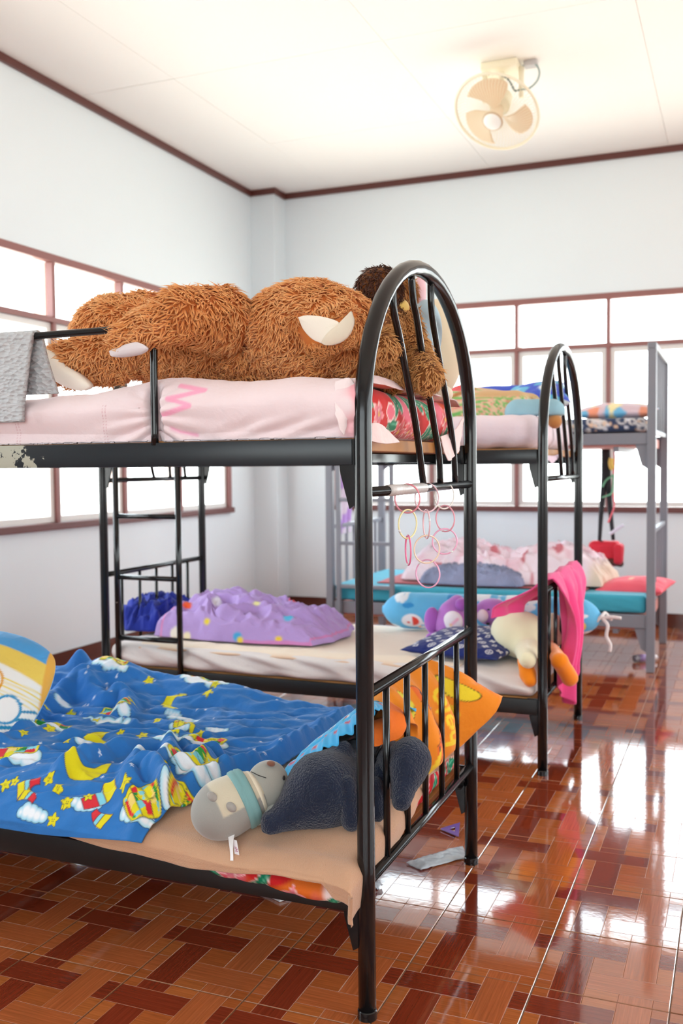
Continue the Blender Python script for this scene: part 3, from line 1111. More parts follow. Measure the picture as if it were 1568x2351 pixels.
def pillow(c, U, Wv, t, nu=70, nv=60, pinch=0.07, wr=0.010, seed=0, fill=2.6, deform=None, paint=None, sag=None):
    """Stuffed pillow: half-axis vectors U, Wv, half-thickness t along their normal, pinched corners and a seam."""
    U, Wv = np.array(U, float), np.array(Wv, float)
    N = np.cross(U, Wv); N /= np.linalg.norm(N)
    a = np.sin(np.linspace(-1, 1, nu)*math.pi/2)
    b = np.sin(np.linspace(-1, 1, nv)*math.pi/2)
    A, B = np.meshgrid(a, b, indexing='ij')
    x = A*(1-pinch*(1-B**2)); y = B*(1-pinch*(1-A**2))
    hgt = np.clip((1-np.abs(A)**fill), 0, 1)**0.55*np.clip((1-np.abs(B)**fill), 0, 1)**0.55
    lu, lv = np.linalg.norm(U), np.linalg.norm(Wv)
    out, cols = [], []
    for s in (1, -1):
        edge = np.clip(1-hgt, 0, 1)
        w = n2(A*lu, B*lv, 9, seed+s)*wr*1.2+n2(A*lu*0.5, B*lv, 26, seed+2*s)*wr*0.55
        # gathers running in from the seams
        w = w+edge*np.minimum(hgt*3, 1)*(n2(A*lu, B*lv*0.2, 38, seed+5)*(np.abs(B) > np.abs(A))+n2(A*lu*0.2, B*lv, 38, seed+6)*(np.abs(A) >= np.abs(B)))*wr*0.9
        z = s*(t*hgt+np.minimum(hgt*4, 1)*w)
        P = np.array(c)+x[..., None]*U+y[..., None]*Wv+z[..., None]*N
        if deform is not None: P = deform(P, A, B, s)
        out.append(P)
        if paint is not None: cols.append(paint(A*lu, B*lv, s).reshape(-1, 3))
    n = nu*nv
    V = np.concatenate([o.reshape(-1, 3) for o in out])
    F = np.concatenate([grid_faces(nu, nv), grid_faces(nu, nv, n, True)])
    # weld the rims
    ring = np.zeros((nu, nv), bool); ring[0] = ring[-1] = True; ring[:, 0] = ring[:, -1] = True
    m = np.arange(2*n); m[n:][ring.ravel()] = np.arange(n)[ring.ravel()]
    F = m[F]
    used = np.unique(F); re = -np.ones(2*n, int); re[used] = np.arange(len(used))
    return V[used], re[F], (np.concatenate(cols)[used] if cols else None)


# ------------------------------------------------------------------ printed patterns (flat print on cloth, as colours)
def over(c, mask, rgb):
    m = np.clip(mask, 0, 1)[..., None]
    c[...] = c*(1-m)+np.array(rgb)*m


def aa(d, w=0.0012):
    return np.clip(0.5-d/(2*w), 0, 1)


def star_sd(x, y, cx, cy, r, rot=0.0, inner=0.5, n=5):
    a = np.arctan2(y-cy, x-cx)-rot
    rr = np.hypot(x-cx, y-cy)
    p = 2*math.pi/n
    q = np.abs((a % p)-p/2)/(p/2)
    # straight-edged star: radius interpolated between tip and notch
    R = r*inner/(inner+(1-inner)*(1-q)) if False else r*(inner+(1-inner)*q**1.3)
    return rr-R


def moon_sd(x, y, cx, cy, r, rot, bite=0.55):
    d = np.hypot(x-cx, y-cy)-r
    e = np.hypot(x-cx-math.cos(rot)*r*bite, y-cy-math.sin(rot)*r*bite)-r*0.86
    return np.maximum(d, -e)


def cloud_sd(x, y, cx, cy, s, asp=1.8, seed=0):
    rg = np.random.default_rng(seed)
    d = np.full(np.shape(x), 1e9)
    for k in range(5):
        t = (k-2)/2
        r = s*(0.62-0.22*abs(t))*(0.85+0.3*rg.random())
        d = np.minimum(d, np.hypot((x-cx-t*s*asp*0.55), (y-cy-rg.uniform(-0.1, 0.2)*s))-r)
    return d


def leaf_sd(x, y, cx, cy, L, W, rot):
    u = (x-cx)*math.cos(rot)+(y-cy)*math.sin(rot)
    v = -(x-cx)*math.sin(rot)+(y-cy)*math.cos(rot)
    t = u/L
    w = W*np.clip(1-t*t, 0, 1)*(1-0.25*t)
    return np.where(np.abs(t) < 1, np.abs(v)-w, np.hypot(np.abs(u)-L, v)), u, v


def flower(c, x, y, cx, cy, r, rot, cp, co, cc, n=5):
    for k in range(n):
        a = rot+2*math.pi*k/n
        d, u, v = leaf_sd(x, y, cx+math.cos(a)*r*0.55, cy+math.sin(a)*r*0.55, r*0.5, r*0.27, a)
        over(c, aa(d-r*0.05), co)
        sh = np.clip(0.5+u/r, 0, 1)[..., None]
        m = aa(d)[..., None]
        c[...] = c*(1-m)+m*(np.array(cp)*(0.55+0.45*sh)+np.array(co)*0.25*sh)
    over(c, aa(np.hypot(x-cx, y-cy)-r*0.16), cc)


def floral(x, y, seed=0, scale=1.0, quilt=False, base=None):
    """Red cloth with pink flowers, orange patches and green leaves."""
    rg = np.random.default_rng(seed)
    red, org, grn, gr2, pnk, wht = lin(205, 38, 40), lin(228, 112, 40), lin(24, 128, 92), lin(96, 186, 150), lin(238, 120, 140), lin(250, 226, 220)
    c = np.zeros(np.shape(x)+(3,)); c[...] = red if base is None else base
    nz = n2(x, y, 6/scale, seed+40)
    over(c, np.clip((nz-0.16)*14, 0, 1), org)
    nz = n2(x, y, 5/scale, seed+60)
    over(c, np.clip((nz-0.20)*14, 0, 1), pnk)
    over(c, np.clip((n2(x, y, 5/scale, seed+80)-0.27)*14, 0, 1), wht)
    x0, x1, y0, y1 = x.min(), x.max(), y.min(), y.max()
    cell = 0.085*scale
    for i in range(int((x1-x0)/cell)+2):
        for j in range(int((y1-y0)/cell)+2):
            px, py = x0+(i+rg.uniform(-0.35, 0.35))*cell, y0+(j+rg.uniform(-0.35, 0.35))*cell
            rot, k, sz = rg.uniform(0, 6.28), rg.random(), rg.uniform(0.8, 1.25)*scale
            near = np.hypot(x-px, y-py) < 0.12*scale
            if not near.any(): continue
            xs, ys = x[near], y[near]
            cs = c[near]
            if k < 0.46:
                for q in range(2):
                    d, u, v = leaf_sd(xs, ys, px+q*0.02*scale, py+q*0.012, 0.050*sz, 0.017*sz, rot+q*0.6)
                    over(cs, aa(d-0.002), wht); over(cs, aa(d), grn)
                    over(cs, aa(np.abs(v-0.004*sz)-0.0022)*aa(d+0.003), gr2)
            elif k < 0.92:
                flower(cs, xs, ys, px, py, 0.036*sz, rot, lin(232, 70, 84) if k < 0.7 else pnk, wht, lin(240, 190, 80))
            else:
                d, u, v = leaf_sd(xs, ys, px, py, 0.042*sz, 0.030*sz, rot)
                over(cs, aa(d), wht); over(cs, aa(d+0.006), pnk)
            c[near] = cs
    return c
# ------------------------------------------------------------------ cloth materials
CL = mat('printed_cotton', rough=0.85, attr=True, bump=0.12, bscale=900, bdist=0.0008, sheen=0.15, spec=0.25)
CLW = mat('crumpled_cotton', rough=0.85, attr=True, bump=0.35, bscale=55, bdist=0.006, sheen=0.15, spec=0.25)
FLC = mat('fleece', rough=1.0, attr=True, bump=0.55, bscale=330, bdist=0.0035, sheen=0.4, spec=0.1)
PLU = mat('plush_velvet', rough=0.9, attr=True, bump=0.18, bscale=420, bdist=0.002, sheen=0.4, spec=0.15)
FUR = mat('shaggy_fur', rough=0.8, attr=True, spec=0.2, sheen=0.1)


def solid(rgb, n, vary=0.0, V=None, s=6):
    c = np.tile(np.array(rgb), (n, 1))
    if vary and V is not None:
        c = c*(1+vary*fbm3(V, s, 3))[:, None]
    return c


# ================================================================== nearest bed, upper bunk
BX, BY = BED1
XR = BX-0.032                     # right end of the mattress
XL = BX-BL+0.03
ZU = 1.272
# red floral mattress pad
V, F, L = rbox(((XR+XL)/2, BY+0.447, ZU+0.062), ((XR-XL)/2, 0.418, 0.060), 0.052, (0.012, 0.006, 0.006))
V[:, 2] += (0.006*fbm3(V, 7, 2)-0.024*sstep(V[:, 0], -1.25, -1.85))*sstep(V[:, 2], ZU+0.03, ZU+0.1)
end = sstep(V[:, 0], XR-0.10, XR)
V[:, 0] += end*0.010*fbm3(V, 9, 2)
pu = np.where(np.abs(L[:, 0]) > (XR-XL)/2-0.03, V[:, 1]-BY, V[:, 0]); pv = V[:, 2]+np.where(np.abs(L[:, 2]) > 0.059, V[:, 1], 0)
o = mk('mattress', V, F, CL, col=floral(pu, pv, 4, 0.9))
tag(o, 'red floral mattress wrapped in a pale pink sheet on the nearest upper bunk', 'mattress')

# pale pink sheet over the pad: hangs over the front, open at the end
xs = np.concatenate([np.linspace(XR+0.004, -1.80, 460), np.linspace(-1.82, XL-0.002, 24)])
sv = np.concatenate([np.linspace(0, 0.72, 26), np.linspace(0.73, 1, 120)])
nu, nv = len(xs), len(sv)
A, S = np.meshgrid(xs, sv, indexing='ij')
flat = BY+0.895-0.02-S*1.07
y, drop = drape(flat, BY+0.062, -1, 0.058)
yb, drop2 = drape(flat, BY+0.83, 1, 0.05)
y = np.where(flat > BY+0.83, yb, y); drop = drop+np.where(flat > BY+0.83, drop2, 0)
top = ZU+0.127
sagL = -0.020*sstep(A, -1.25, -1.85)
bulge = 0.018*np.exp(-((A+1.24)/0.12)**2)+0.010*np.exp(-((A+0.92)/0.10)**2)
fr = np.clip(drop/0.11, 0, 1)
z = top+(sagL+bulge)*(1-fr)-drop*(1+sagL*5)
z = np.maximum(z, ZU+0.001)
# side belly and wrinkles running in from the guard post
belly = 0.020*np.sin(np.clip(fr, 0, 1)*math.pi)
wr = 0.0075*n2(A, z, 7, 1)+0.003*n2(A*1.0, z*0.6, 30, 2)
tx = A+1.262
wr = wr-0.016*np.exp(-(tx/0.013)**2)*fr+0.006*np.sin(24*np.arctan2(z-1.335, np.abs(tx)+0.05))*np.exp(-(tx/0.16)**2)*fr
wr += 0.005*np.sin(150*(z-0.35*A))*np.exp(-((z-1.295)/0.02)**2)*sstep(A, -1.15, -0.95)
y = y-belly-wr*np.clip(fr*2, 0, 1)
z = z+wr*(1-fr)+0.006*n2(A, flat, 8, 4)*(fr < 0.5)
y = y+np.maximum(BY+0.014-y, 0)*np.exp(-(tx/0.020)**4)
P = np.stack([A+0.004*n2(S, A, 30, 9)+0.016*sstep(A, XR-0.03, XR)*np.clip(fr*3, 0, 1), y, z], -1)
# frayed corner that swings out past the end of the pad
c = np.zeros((nu, nv, 3)); c[...] = lin(240, 222, 226)
c *= (1+0.03*n2(A, z, 9, 5))[..., None]
over(c, 0.55*np.clip((n2(A, z, 4, 8)-0.1)*4, 0, 1)*sstep(A, -1.5, -1.9), lin(238, 214, 188))
pk = lin(250, 166, 200)
W3 = [at(px, py, y=BY-0.02) for px, py in ((400, 886), (462, 897), (384, 916), (437, 932), (367, 952))]
W3 = [(p[0], p[2]) for p in W3]
over(c, aa(segdist(A, z, W3)-0.0050, 0.002)*(fr > 0.05)*0.9, pk)
W4 = [(p[0], p[2]) for p in (at(385, 982, y=BY-0.02), at(402, 990, y=BY-0.02), at(440, 997, y=BY-0.02))]
over(c, aa(segdist(A, z, W4)-0.005, 0.004)*0.7, lin(238, 150, 190))
over(c, sstep(A, XR-0.030, XR+0.002)*np.clip(n2(A, z, 25, 3)*3+0.4, 0, 1)*0.6*(fr > 0.05), lin(248, 130, 150))
for sx in (-1.66, -1.40):        # stitched tucks
    q = np.abs(A-sx-0.12*(z-1.30))
    over(c, aa(np.abs(q-0.004)-0.001)*(np.sin(z*900) > -0.2)*(fr > 0.35), lin(214, 170, 180))
VV, FF, cc = sheet(P[:, ::-1], 0.003, c[:, ::-1])
o = mk('bed_sheet', VV, FF, CLW, col=cc)
tag(o, 'pale pink sheet with a pink W drawn on its side, nearest upper bunk', 'sheet')
# loose tails of the sheet at the open end (parts of the sheet)


def tail(pts_top, pts_tip, nm, parent, colr, seed):
    """Hanging flap between a top edge and a narrower tip line."""
    n1, n2_ = 26, 30
    T_ = smooth_path(pts_top, 12); B_ = smooth_path(pts_tip, 12)
    ti = np.linspace(0, len(T_)-1, n1); bi = np.linspace(0, len(B_)-1, n1)
    ip = lambda Q, q: np.stack([np.interp(q, np.arange(len(Q)), Q[:, k]) for k in range(3)], -1)
    T2, B2 = ip(T_, ti), ip(B_, bi)
    s = np.linspace(0, 1, n2_)[None, :, None]
    G = T2[:, None]*(1-s)+B2[:, None]*s
    w = 0.006*n2(G[..., 1]*1.0, G[..., 2]*0.4, 30, seed)+0.003*n2(G[..., 1], G[..., 2], 70, seed+1)
    G[..., 0] += w
    cc_ = np.zeros((n1, n2_, 3)); cc_[...] = colr
    VV, FF, c2 = sheet(G, 0.002, cc_)
    return mk(nm, VV, FF, CLW, parent, col=c2)


pkc = lin(244, 222, 222)
tail([at(838, 975, x=-0.765), at(868, 972, x=-0.755), at(893, 992, x=-0.750)], [at(838, 1008, x=-0.755), at(880, 1019, x=-0.742), at(915, 1016, x=-0.737)], 'sheet_tail', o, pkc, 3)
tail([at(1008, 1003, x=-0.757), at(1040, 990, x=-0.757), at(1064, 955, x=-0.757)], [at(1026, 1058, x=-0.745), at(1034, 1056, x=-0.742), at(1054, 1034, x=-0.745)], 'sheet_tail', o, pkc, 5)
tail([at(770, 876, y=BY+0.01), at(800, 868, y=BY+0.01), at(813, 880, y=BY+0.015)], [at(768, 950, y=BY-0.030), at(781, 985, y=BY-0.026), at(790, 1001, y=BY-0.018)], 'sheet_tail', o, lin(246, 230, 232), 7)
tail([at(835, 858, x=-0.80), at(880, 868, x=-0.79), at(930, 888, x=-0.785)], [at(835, 878, x=-0.762), at(880, 884, x=-0.762), at(926, 898, x=-0.765)], 'sheet_tail', o, lin(238, 212, 216), 8)


# ------------------------------------------------------------------ big orange teddy bear lying on the pad
def bear_cols(b0, b1, t0, t1):
    def f(p, rg):
        m = (0.5+0.5*np.clip(fbm3(p, 9, 3)*1.6, -1, 1)+rg.normal(size=len(p))*0.18)[:, None]
        m = np.clip(m, 0, 1)
        return np.array(b0)*(1-m)+np.array(b1)*m, np.array(t0)*(1-m)+np.array(t1)*m
    return f


teddy = thing('teddy_bear', 'large shaggy orange-brown teddy bear lying along the nearest upper bunk', 'teddy bear', (-1.25, BY+0.35, 1.40))
c_t = at(430, 790, y=2.30); c_b = at(280, 762, y=2.34); c_h = at(705, 765, y=2.27)
sh = at(505, 735, y=2.14)
prims = [('e', c_t, (0.225, 0.15, 0.112)), ('e', c_b, (0.125, 0.14, 0.098)),
         ('e', c_h, (0.166, 0.155, 0.127)), ('e', at(800, 770, y=2.27), (0.072, 0.10, 0.098)),
         ('c', at(560, 800, y=2.29), at(620, 800, y=2.28), 0.085, 0.085)]
limb = [('c', at(280, 818, y=2.20), at(158, 836, y=2.14), 0.066, 0.058),
        ('c', at(330, 735, y=2.42), at(215, 760, y=2.44), 0.08, 0.06)]
arm = [('c', sh, at(415, 722, y=1.99), 0.078, 0.056), ('c', at(415, 722, y=1.99), at(290, 776, y=1.900), 0.055, 0.033)]
Vb, Fb, own = blob(prims+limb+arm, 0.008, 0.018, noise=lambda P: 0.004*fbm3(P, 14, 2), floor=lambda P: (1.385-P[..., 2]))
body_c = np.tile(np.array(lin(180, 98, 42)), (len(Vb), 1))
mk('body', Vb, Fb, FUR, teddy, col=body_c)
a_dir = np.array(at(260, 795, y=1.95))-np.array(sh); a_dir /= np.linalg.norm(a_dir)


def flow_b(p):
    f = np.zeros_like(p)
    f[:, 2] = -0.75
    f[:, 0] = -0.35
    da = segdist(p[:, 0], p[:, 2], [(sh[0], sh[2]), (at(292, 776, y=1.905)[0], at(292, 776, y=1.905)[2])])
    m = ((da < 0.07) & (p[:, 1] < 2.10) & (p[:, 0] < sh[0]))[:, None]
    return np.where(m, a_dir*1.1+np.array([0, 0, -0.35]), f)


sole_c = at(137, 845, y=2.105)
paw = at(290, 797, y=1.935)
ear_c = at(745, 757, y=2.10)


def keep_b(p):
    s1 = (np.linalg.norm((p-sole_c)*np.array([1, 1, 1]), axis=1) > 0.058) | (p[:, 2] > sole_c[2]+0.012-(p[:, 0]-sole_c[0])*0.75)
    return s1 & (p[:, 2] > 1.388)


FV, FT, FC = fur_mesh(Vb, Fb, 25000, 0.040, 0.0078, flow_b, bear_cols(lin(182, 92, 34), lin(222, 128, 58), lin(244, 172, 102), lin(252, 202, 142)), 3, lean=0.66, keep=keep_b)
o = mk('fur', FV, FT, FUR, teddy, smooth=False, col=FC); o['kind'] = 'stuff'


def pad(poly, y, nm, parent, colr, thick=0.012, bow=0.012, m=PLU, ny=None, res=0.006):
    """Soft padded patch with an outline given as picture points on the plane Y=y."""
    Q = np.array([at(px, py, y=y) for px, py in poly]) if ny is None else np.array(poly)
    cen = Q.mean(0)
    P2 = smooth_path(np.vstack([Q, Q[:1]]), 8)[:-1]
    nrm = np.cross(P2[len(P2)//3]-cen, P2[2*len(P2)//3]-cen); nrm /= np.linalg.norm(nrm)
    tocam = np.array([0, 0, CAMZ])-cen
    if nrm@tocam < 0: nrm = -nrm
    rings = []
    for t, hh in ((0.0, 1.0), (0.35, 0.93), (0.65, 0.72), (0.86, 0.42), (0.97, 0.14), (1.0, 0.0), (0.96, -0.4)):
        rings.append(cen+(P2-cen)*t+nrm*(bow*hh if hh > 0 else thick*hh))
    k = len(P2)
    V = np.concatenate(rings[1:]+[rings[0][:1]])
    nr = len(rings)-1
    F = []
    for i in range(nr-1):
        for j in range(k):
            F.append((i*k+j, i*k+(j+1) % k, (i+1)*k+(j+1) % k, (i+1)*k+j))
    for j in range(k): F.append((nr*k, (j+1) % k, j))
    F.append(tuple((nr-1)*k+j for j in range(k)))
    return mk(nm, V, F, m, parent, col=solid(colr, len(V)))


cream = lin(246, 240, 228)
# sole of the foot: padded cream oval facing the foot end
pad([(86, 800), (104, 800), (130, 812), (150, 838), (180, 860), (204, 884), (190, 896), (160, 892), (128, 876), (104, 852), (92, 828)], 2.085, 'sole', teddy, cream, 0.06, 0.018)
pad([(250, 806), (275, 795), (306, 786), (322, 788), (336, 800), (318, 813), (280, 820), (256, 818)], 1.868, 'paw_pad', teddy, lin(222, 214, 218), 0.03, 0.010)
# ear: furry rim with a cream lining of two folds
ev = [('c', at(690, 742, y=2.115), at(735, 775, y=2.105), 0.026, 0.034), ('c', at(735, 778, y=2.105), at(795, 760, y=2.11), 0.034, 0.032), ('c', at(795, 760, y=2.11), at(808, 735, y=2.12), 0.028, 0.02)]
Ve, Fe, _ = blob(ev, 0.006, 0.02)
ear = mk('ear', Ve, Fe, FUR, teddy, col=solid(lin(196, 112, 52), len(Ve)))
FV, FT, FC = fur_mesh(Ve, Fe, 2200, 0.026, 0.006, lambda p: np.tile(np.array([0.1, -0.3, -1.0]), (len(p), 1)), bear_cols(lin(168, 86, 32), lin(208, 120, 54), lin(234, 160, 92), lin(244, 186, 124)), 8,
                      keep=lambda p: ~((p[:, 1] < 2.10) & (((p[:, 0]-ear_c[0])/0.066)**2+((p[:, 2]-ear_c[2]-0.006)/0.034)**2 < 1)))
o = mk('ear_fur', FV, FT, FUR, ear, smooth=False, col=FC); o['kind'] = 'stuff'
pad([(684, 728), (705, 724), (740, 727), (775, 738), (772, 750), (768, 766), (764, 780), (756, 792), (738, 788), (716, 778), (696, 756)], 2.066, 'ear_lining', ear, cream, 0.03, 0.006)
pad([(806, 714), (811, 738), (801, 766), (782, 784), (756, 793), (738, 788), (744, 774), (758, 758), (776, 744), (792, 728)], 2.060, 'ear_lining', ear, lin(234, 224, 204), 0.03, 0.012)

# ------------------------------------------------------------------ smaller brown teddy sitting at the arch
t2 = thing('teddy_bear', 'smaller brown teddy bear at the arched end, one arm hanging between the spindles', 'teddy bear', (-0.83, 2.42, 1.40))
pr = [('e', at(900, 790, x=-0.860), (0.055, 0.066, 0.115)), ('e', at(872, 668, x=-0.885), (0.060, 0.066, 0.062)), ('e', at(915, 670, x=-0.87), (0.05, 0.05, 0.055)),
      ('c', at(868, 840, x=-0.835), at(900, 862, x=-0.800), 0.042, 0.038),
      ('c', at(885, 740, x=-0.81), at(878, 800, x=-0.785), 0.032, 0.036)]
ar = [('c', at(930, 722, x=-0.84), at(955, 800, x=-0.79), 0.034, 0.032), ('c', at(955, 800, x=-0.79), at(982, 868, x=-0.715), 0.032, 0.036)]
V, F, own = blob(pr+ar, 0.007, 0.018, noise=lambda P: 0.003*fbm3(P, 18, 2), floor=lambda P: np.where(P[..., 0] < -0.765, 1.392-P[..., 2], -1))
mk('body', V, F, FUR, t2, col=solid(lin(122, 72, 32), len(V)))
hd = np.array(at(868, 660, x=-0.885))


def col2(p, rg):
    f = bear_cols(lin(150, 90, 40), lin(188, 122, 62), lin(216, 156, 94), lin(234, 182, 120))
    b0, t0 = f(p, rg)
    dk = (sstep(np.linalg.norm((p-hd)*np.array([1, 1, 1.0]), axis=1), 0.10, 0.075)*(p[:, 1] < hd[1]+0.03))[:, None]
    return b0*(1-dk)+np.array(lin(52, 26, 16))*dk, t0*(1-dk)+np.array(lin(98, 58, 40))*dk


FV, FT, FC = fur_mesh(V, F, 9000, 0.030, 0.0058, lambda p: np.tile(np.array([0.0, -0.1, -1.0]), (len(p), 1)), col2, 5)
o = mk('fur', FV, FT, FUR, t2, smooth=False, col=FC); o['kind'] = 'stuff'
b0 = at(922, 706, x=-0.835)
V, F, _ = blob([('e', b0, (0.02, 0.030, 0.022))], 0.004, 0.01)
mk('collar', V, F, PLU, t2, col=solid(lin(238, 204, 116), len(V)))

# blue plush with pink ears, cream plush behind
t3 = thing('plush_toy', 'pale blue plush with a pink ear squeezed between brown teddy and cream plush', 'plush toy', (-0.85, 2.58, 1.40))
q = at(978, 762, x=-0.835)
V, F, _ = blob([('e', q, (0.045, 0.058, 0.092)), ('e', at(960, 850, x=-0.86), (0.055, 0.06, 0.06))], 0.006, 0.03, floor=1.398)
mk('body', V, F, PLU, t3, col=solid(lin(182, 214, 232), len(V)))
e1 = [at(px, py, x=-0.86) for px, py in ((948, 690), (958, 640), (976, 648), (982, 668), (976, 700))]
V, F, _ = blob([('e', at(966, 670, x=-0.85), (0.014, 0.028, 0.052))], 0.004, 0.01)
mk('ear', V, F, PLU, t3, col=solid(lin(236, 196, 206), len(V)))
V, F, _ = blob([('e', at(940, 668, x=-0.875), (0.016, 0.03, 0.04))], 0.004, 0.01)
mk('ear', V, F, PLU, t3, col=solid(lin(232, 226, 222), len(V)))
t4 = thing('plush_toy', 'plump cream plush seen through the arch at the rear post', 'plush toy', (-0.87, 2.72, 1.40))
V, F, _ = blob([('e', at(1006, 800, x=-0.87), (0.075, 0.098, 0.150)), ('e', at(985, 740, x=-0.89), (0.05, 0.05, 0.06))], 0.007, 0.03, floor=1.398)
mk('body', V, F, PLU, t4, col=solid(lin(230, 216, 188), len(V), 0.04, V))
V, F, _ = blob([('e', at(1000, 905, x=-0.80), (0.05, 0.045, 0.030))], 0.006, 0.02, floor=1.392)
mk('foot', V, F, PLU, t4, col=solid(lin(232, 220, 200), len(V)))

# ------------------------------------------------------------------ grey blanket folded over the guard rail
xr_ = at(86, 755, y=BY)[0]
nu, nv = 90, 110
a = np.linspace(xr_, xr_-0.42, nu); s = np.linspace(-1, 1, nv)
A, S = np.meshgrid(a, s, indexing='ij')
hf, hb = 0.235, 0.165
ln_ = np.where(S < 0, hb, hf)
arc = np.abs(S)*ln_
R = 0.018
q = np.clip(arc/R, 0, math.pi/2)
yy = BY-0.004-np.sign(S)*(R*np.sin(q))
zz = 1.549+R*np.cos(q)-R-np.maximum(arc-R*math.pi/2, 0)
flare = np.clip(arc/0.2, 0, 1)
X = A-np.where(S > 0, 0.022, -0.055)*flare**1.2+0.004*n2(A, zz, 12, 3)
yy = yy-np.where(S > 0, 1, -0.6)*0.016*flare+0.006*n2(A, zz, 9, 6)
c = np.zeros((nu, nv, 3)); c[...] = lin(196, 199, 203)
c *= (1+0.03*n2(A, zz, 14, 2))[..., None]
P = np.stack([X, yy, zz], -1)
VV, FF, cc = sheet(P, 0.011, c)
GRY = mat('honeycomb_weave', rough=0.95, attr=True, spec=0.15, sheen=0.2)
nt = GRY.node_tree
tc = nt.nodes.new('ShaderNodeTexCoord'); mp = nt.nodes.new('ShaderNodeMapping'); mp.inputs['Scale'].default_value = (60, 60, 120)
vo = nt.nodes.new('ShaderNodeTexVoronoi'); vo.inputs['Scale'].default_value = 1.0
bu = nt.nodes.new('ShaderNodeBump'); bu.inputs['Strength'].default_value = 1.0; bu.inputs['Distance'].default_value = 0.008
nt.links.new(tc.outputs['Object'], mp.inputs[0]); nt.links.new(mp.outputs[0], vo.inputs['Vector']); nt.links.new(vo.outputs['Distance'], bu.inputs['Height'])
nt.links.new(bu.outputs[0], nt.nodes['Principled BSDF'].inputs['Normal'])
o = mk('blanket', VV, FF, GRY, col=cc)
tag(o, 'pale grey waffle-weave blanket folded over the guard rail', 'blanket')

# ------------------------------------------------------------------ plastic rings chained from the crossbar
rings = [(935, 1144.5, 28.5, 33, (0.95, 0.28, 0.36), 'bright pink plastic ring looped on the crossbar over the tape', -0.742),
         (936, 1203, 20.6, 33, (0.93, 0.86, 0.40), 'yellow plastic ring, second link of the chain nearest the front post', -0.739),
         (937, 1263, 6, 34, (0.95, 0.10, 0.32), 'hot pink ring seen edge-on, lowest link under the yellow ring', -0.742),
         (980, 1143, 27, 33, (0.92, 0.62, 0.70), 'pale pink ring on the crossbar, top of the longest chain', -0.748),
         (979, 1203, 7.5, 33, (0.94, 0.58, 0.64), 'pale pink ring seen edge-on above the peach ring', -0.745),
         (980, 1261, 29, 32, (0.95, 0.72, 0.52), 'peach plastic ring, third link of the longest chain', -0.742),
         (982, 1317, 27, 32, (0.96, 0.42, 0.66), 'pink ring hanging lowest of all, under the peach ring', -0.746),
         (1020, 1138, 22, 30, (0.93, 0.92, 0.86), 'clear whitish ring on the crossbar closest to the rear post', -0.748),
         (1022, 1190.5, 21, 30, (0.95, 0.36, 0.46), 'rose pink ring hanging under the clear whitish ring', -0.744),
         (1021, 1243, 28, 29, (0.96, 0.42, 0.66), 'candy pink ring at the bottom of the chain under the rose ring', -0.748)]


def ring_mat(i, c):
    c = tuple(0.88*q_+0.12*0.95 for q_ in c)
    m = mat('ring_plastic_%d' % i, c, 0.2, spec=0.5, vary=0.08, vscale=60)
    return m


for i, (px, py, rx, ry, c, lab, xx) in enumerate(rings):
    cc_ = at(px, py, x=xx)
    pxm = FPX/((cc_-np.array([0, 0, CAMZ]))@CF)
    R = ry/pxm
    # turn the ring about the vertical until it shows the width seen in the photo
    v = cc_-np.array([0, 0, CAMZ]); v[2] = 0; v /= np.linalg.norm(v)
    right = np.array([v[1], -v[0], 0])
    ct = min(1.0, rx/ry); st = math.sqrt(1-ct*ct)*(1 if i % 2 else -1)
    h = right*ct+v*st
    pts = [cc_+h*R*math.cos(k*2*math.pi/48)+np.array([0, 0, 1])*R*math.sin(k*2*math.pi/48) for k in range(48)]
    b = MB().tube(pts, 0.0021, 8, closed=True)
    o = b.obj('plastic_ring', ring_mat(i, c), smooth=True)
    tag(o, lab, 'ring', 'plastic rings chained from the crossbar')
    jn = h*math.cos(2.6+i)+np.array([0, 0, 1])*math.sin(2.6+i)
    tt = np.cross(np.cross(h, np.array([0, 0, 1.0])), jn)
    MB().tube([cc_+jn*R-tt*0.004, cc_+jn*R+tt*0.004], 0.0027, 8).obj('joint_sleeve', ring_mat(20+i, (0.92, 0.90, 0.88)), o, smooth=True)

# sticker tape wrapped round the crossbar
tp = [at(888, 1124, x=-0.746), at(973, 1118, x=-0.746)]
V, F = tube_geo([(-0.746, tp[0][1], 1.153), (-0.746, tp[0][1]+0.04, 1.153), (-0.746, tp[0][1]+0.09, 1.153), (-0.746, tp[1][1], 1.153)], [0.0128, 0.0140, 0.0132, 0.0130], 14)
V = np.array(V); V += 0.0007*np.stack([fbm3(V+k, 90, 2) for k in range(3)], -1)
cv = np.tile(np.array(lin(196, 192, 190)), (len(V), 1))
TAPE = mat('sticker_tape', lin(200, 196, 194), 0.35, vary=0.22, vscale=110, bump=0.2, bscale=150)
o = mk('tape', V, F, TAPE)
tag(o, 'torn whitish sticker tape wrapped round the crossbar of the nearest bed', 'tape')
# ================================================================== nearest bed, lower bunk
ZL = 0.297
ZM = 0.376                         # top of the thin pad
YF, YR = BY-0.018, BY+0.88
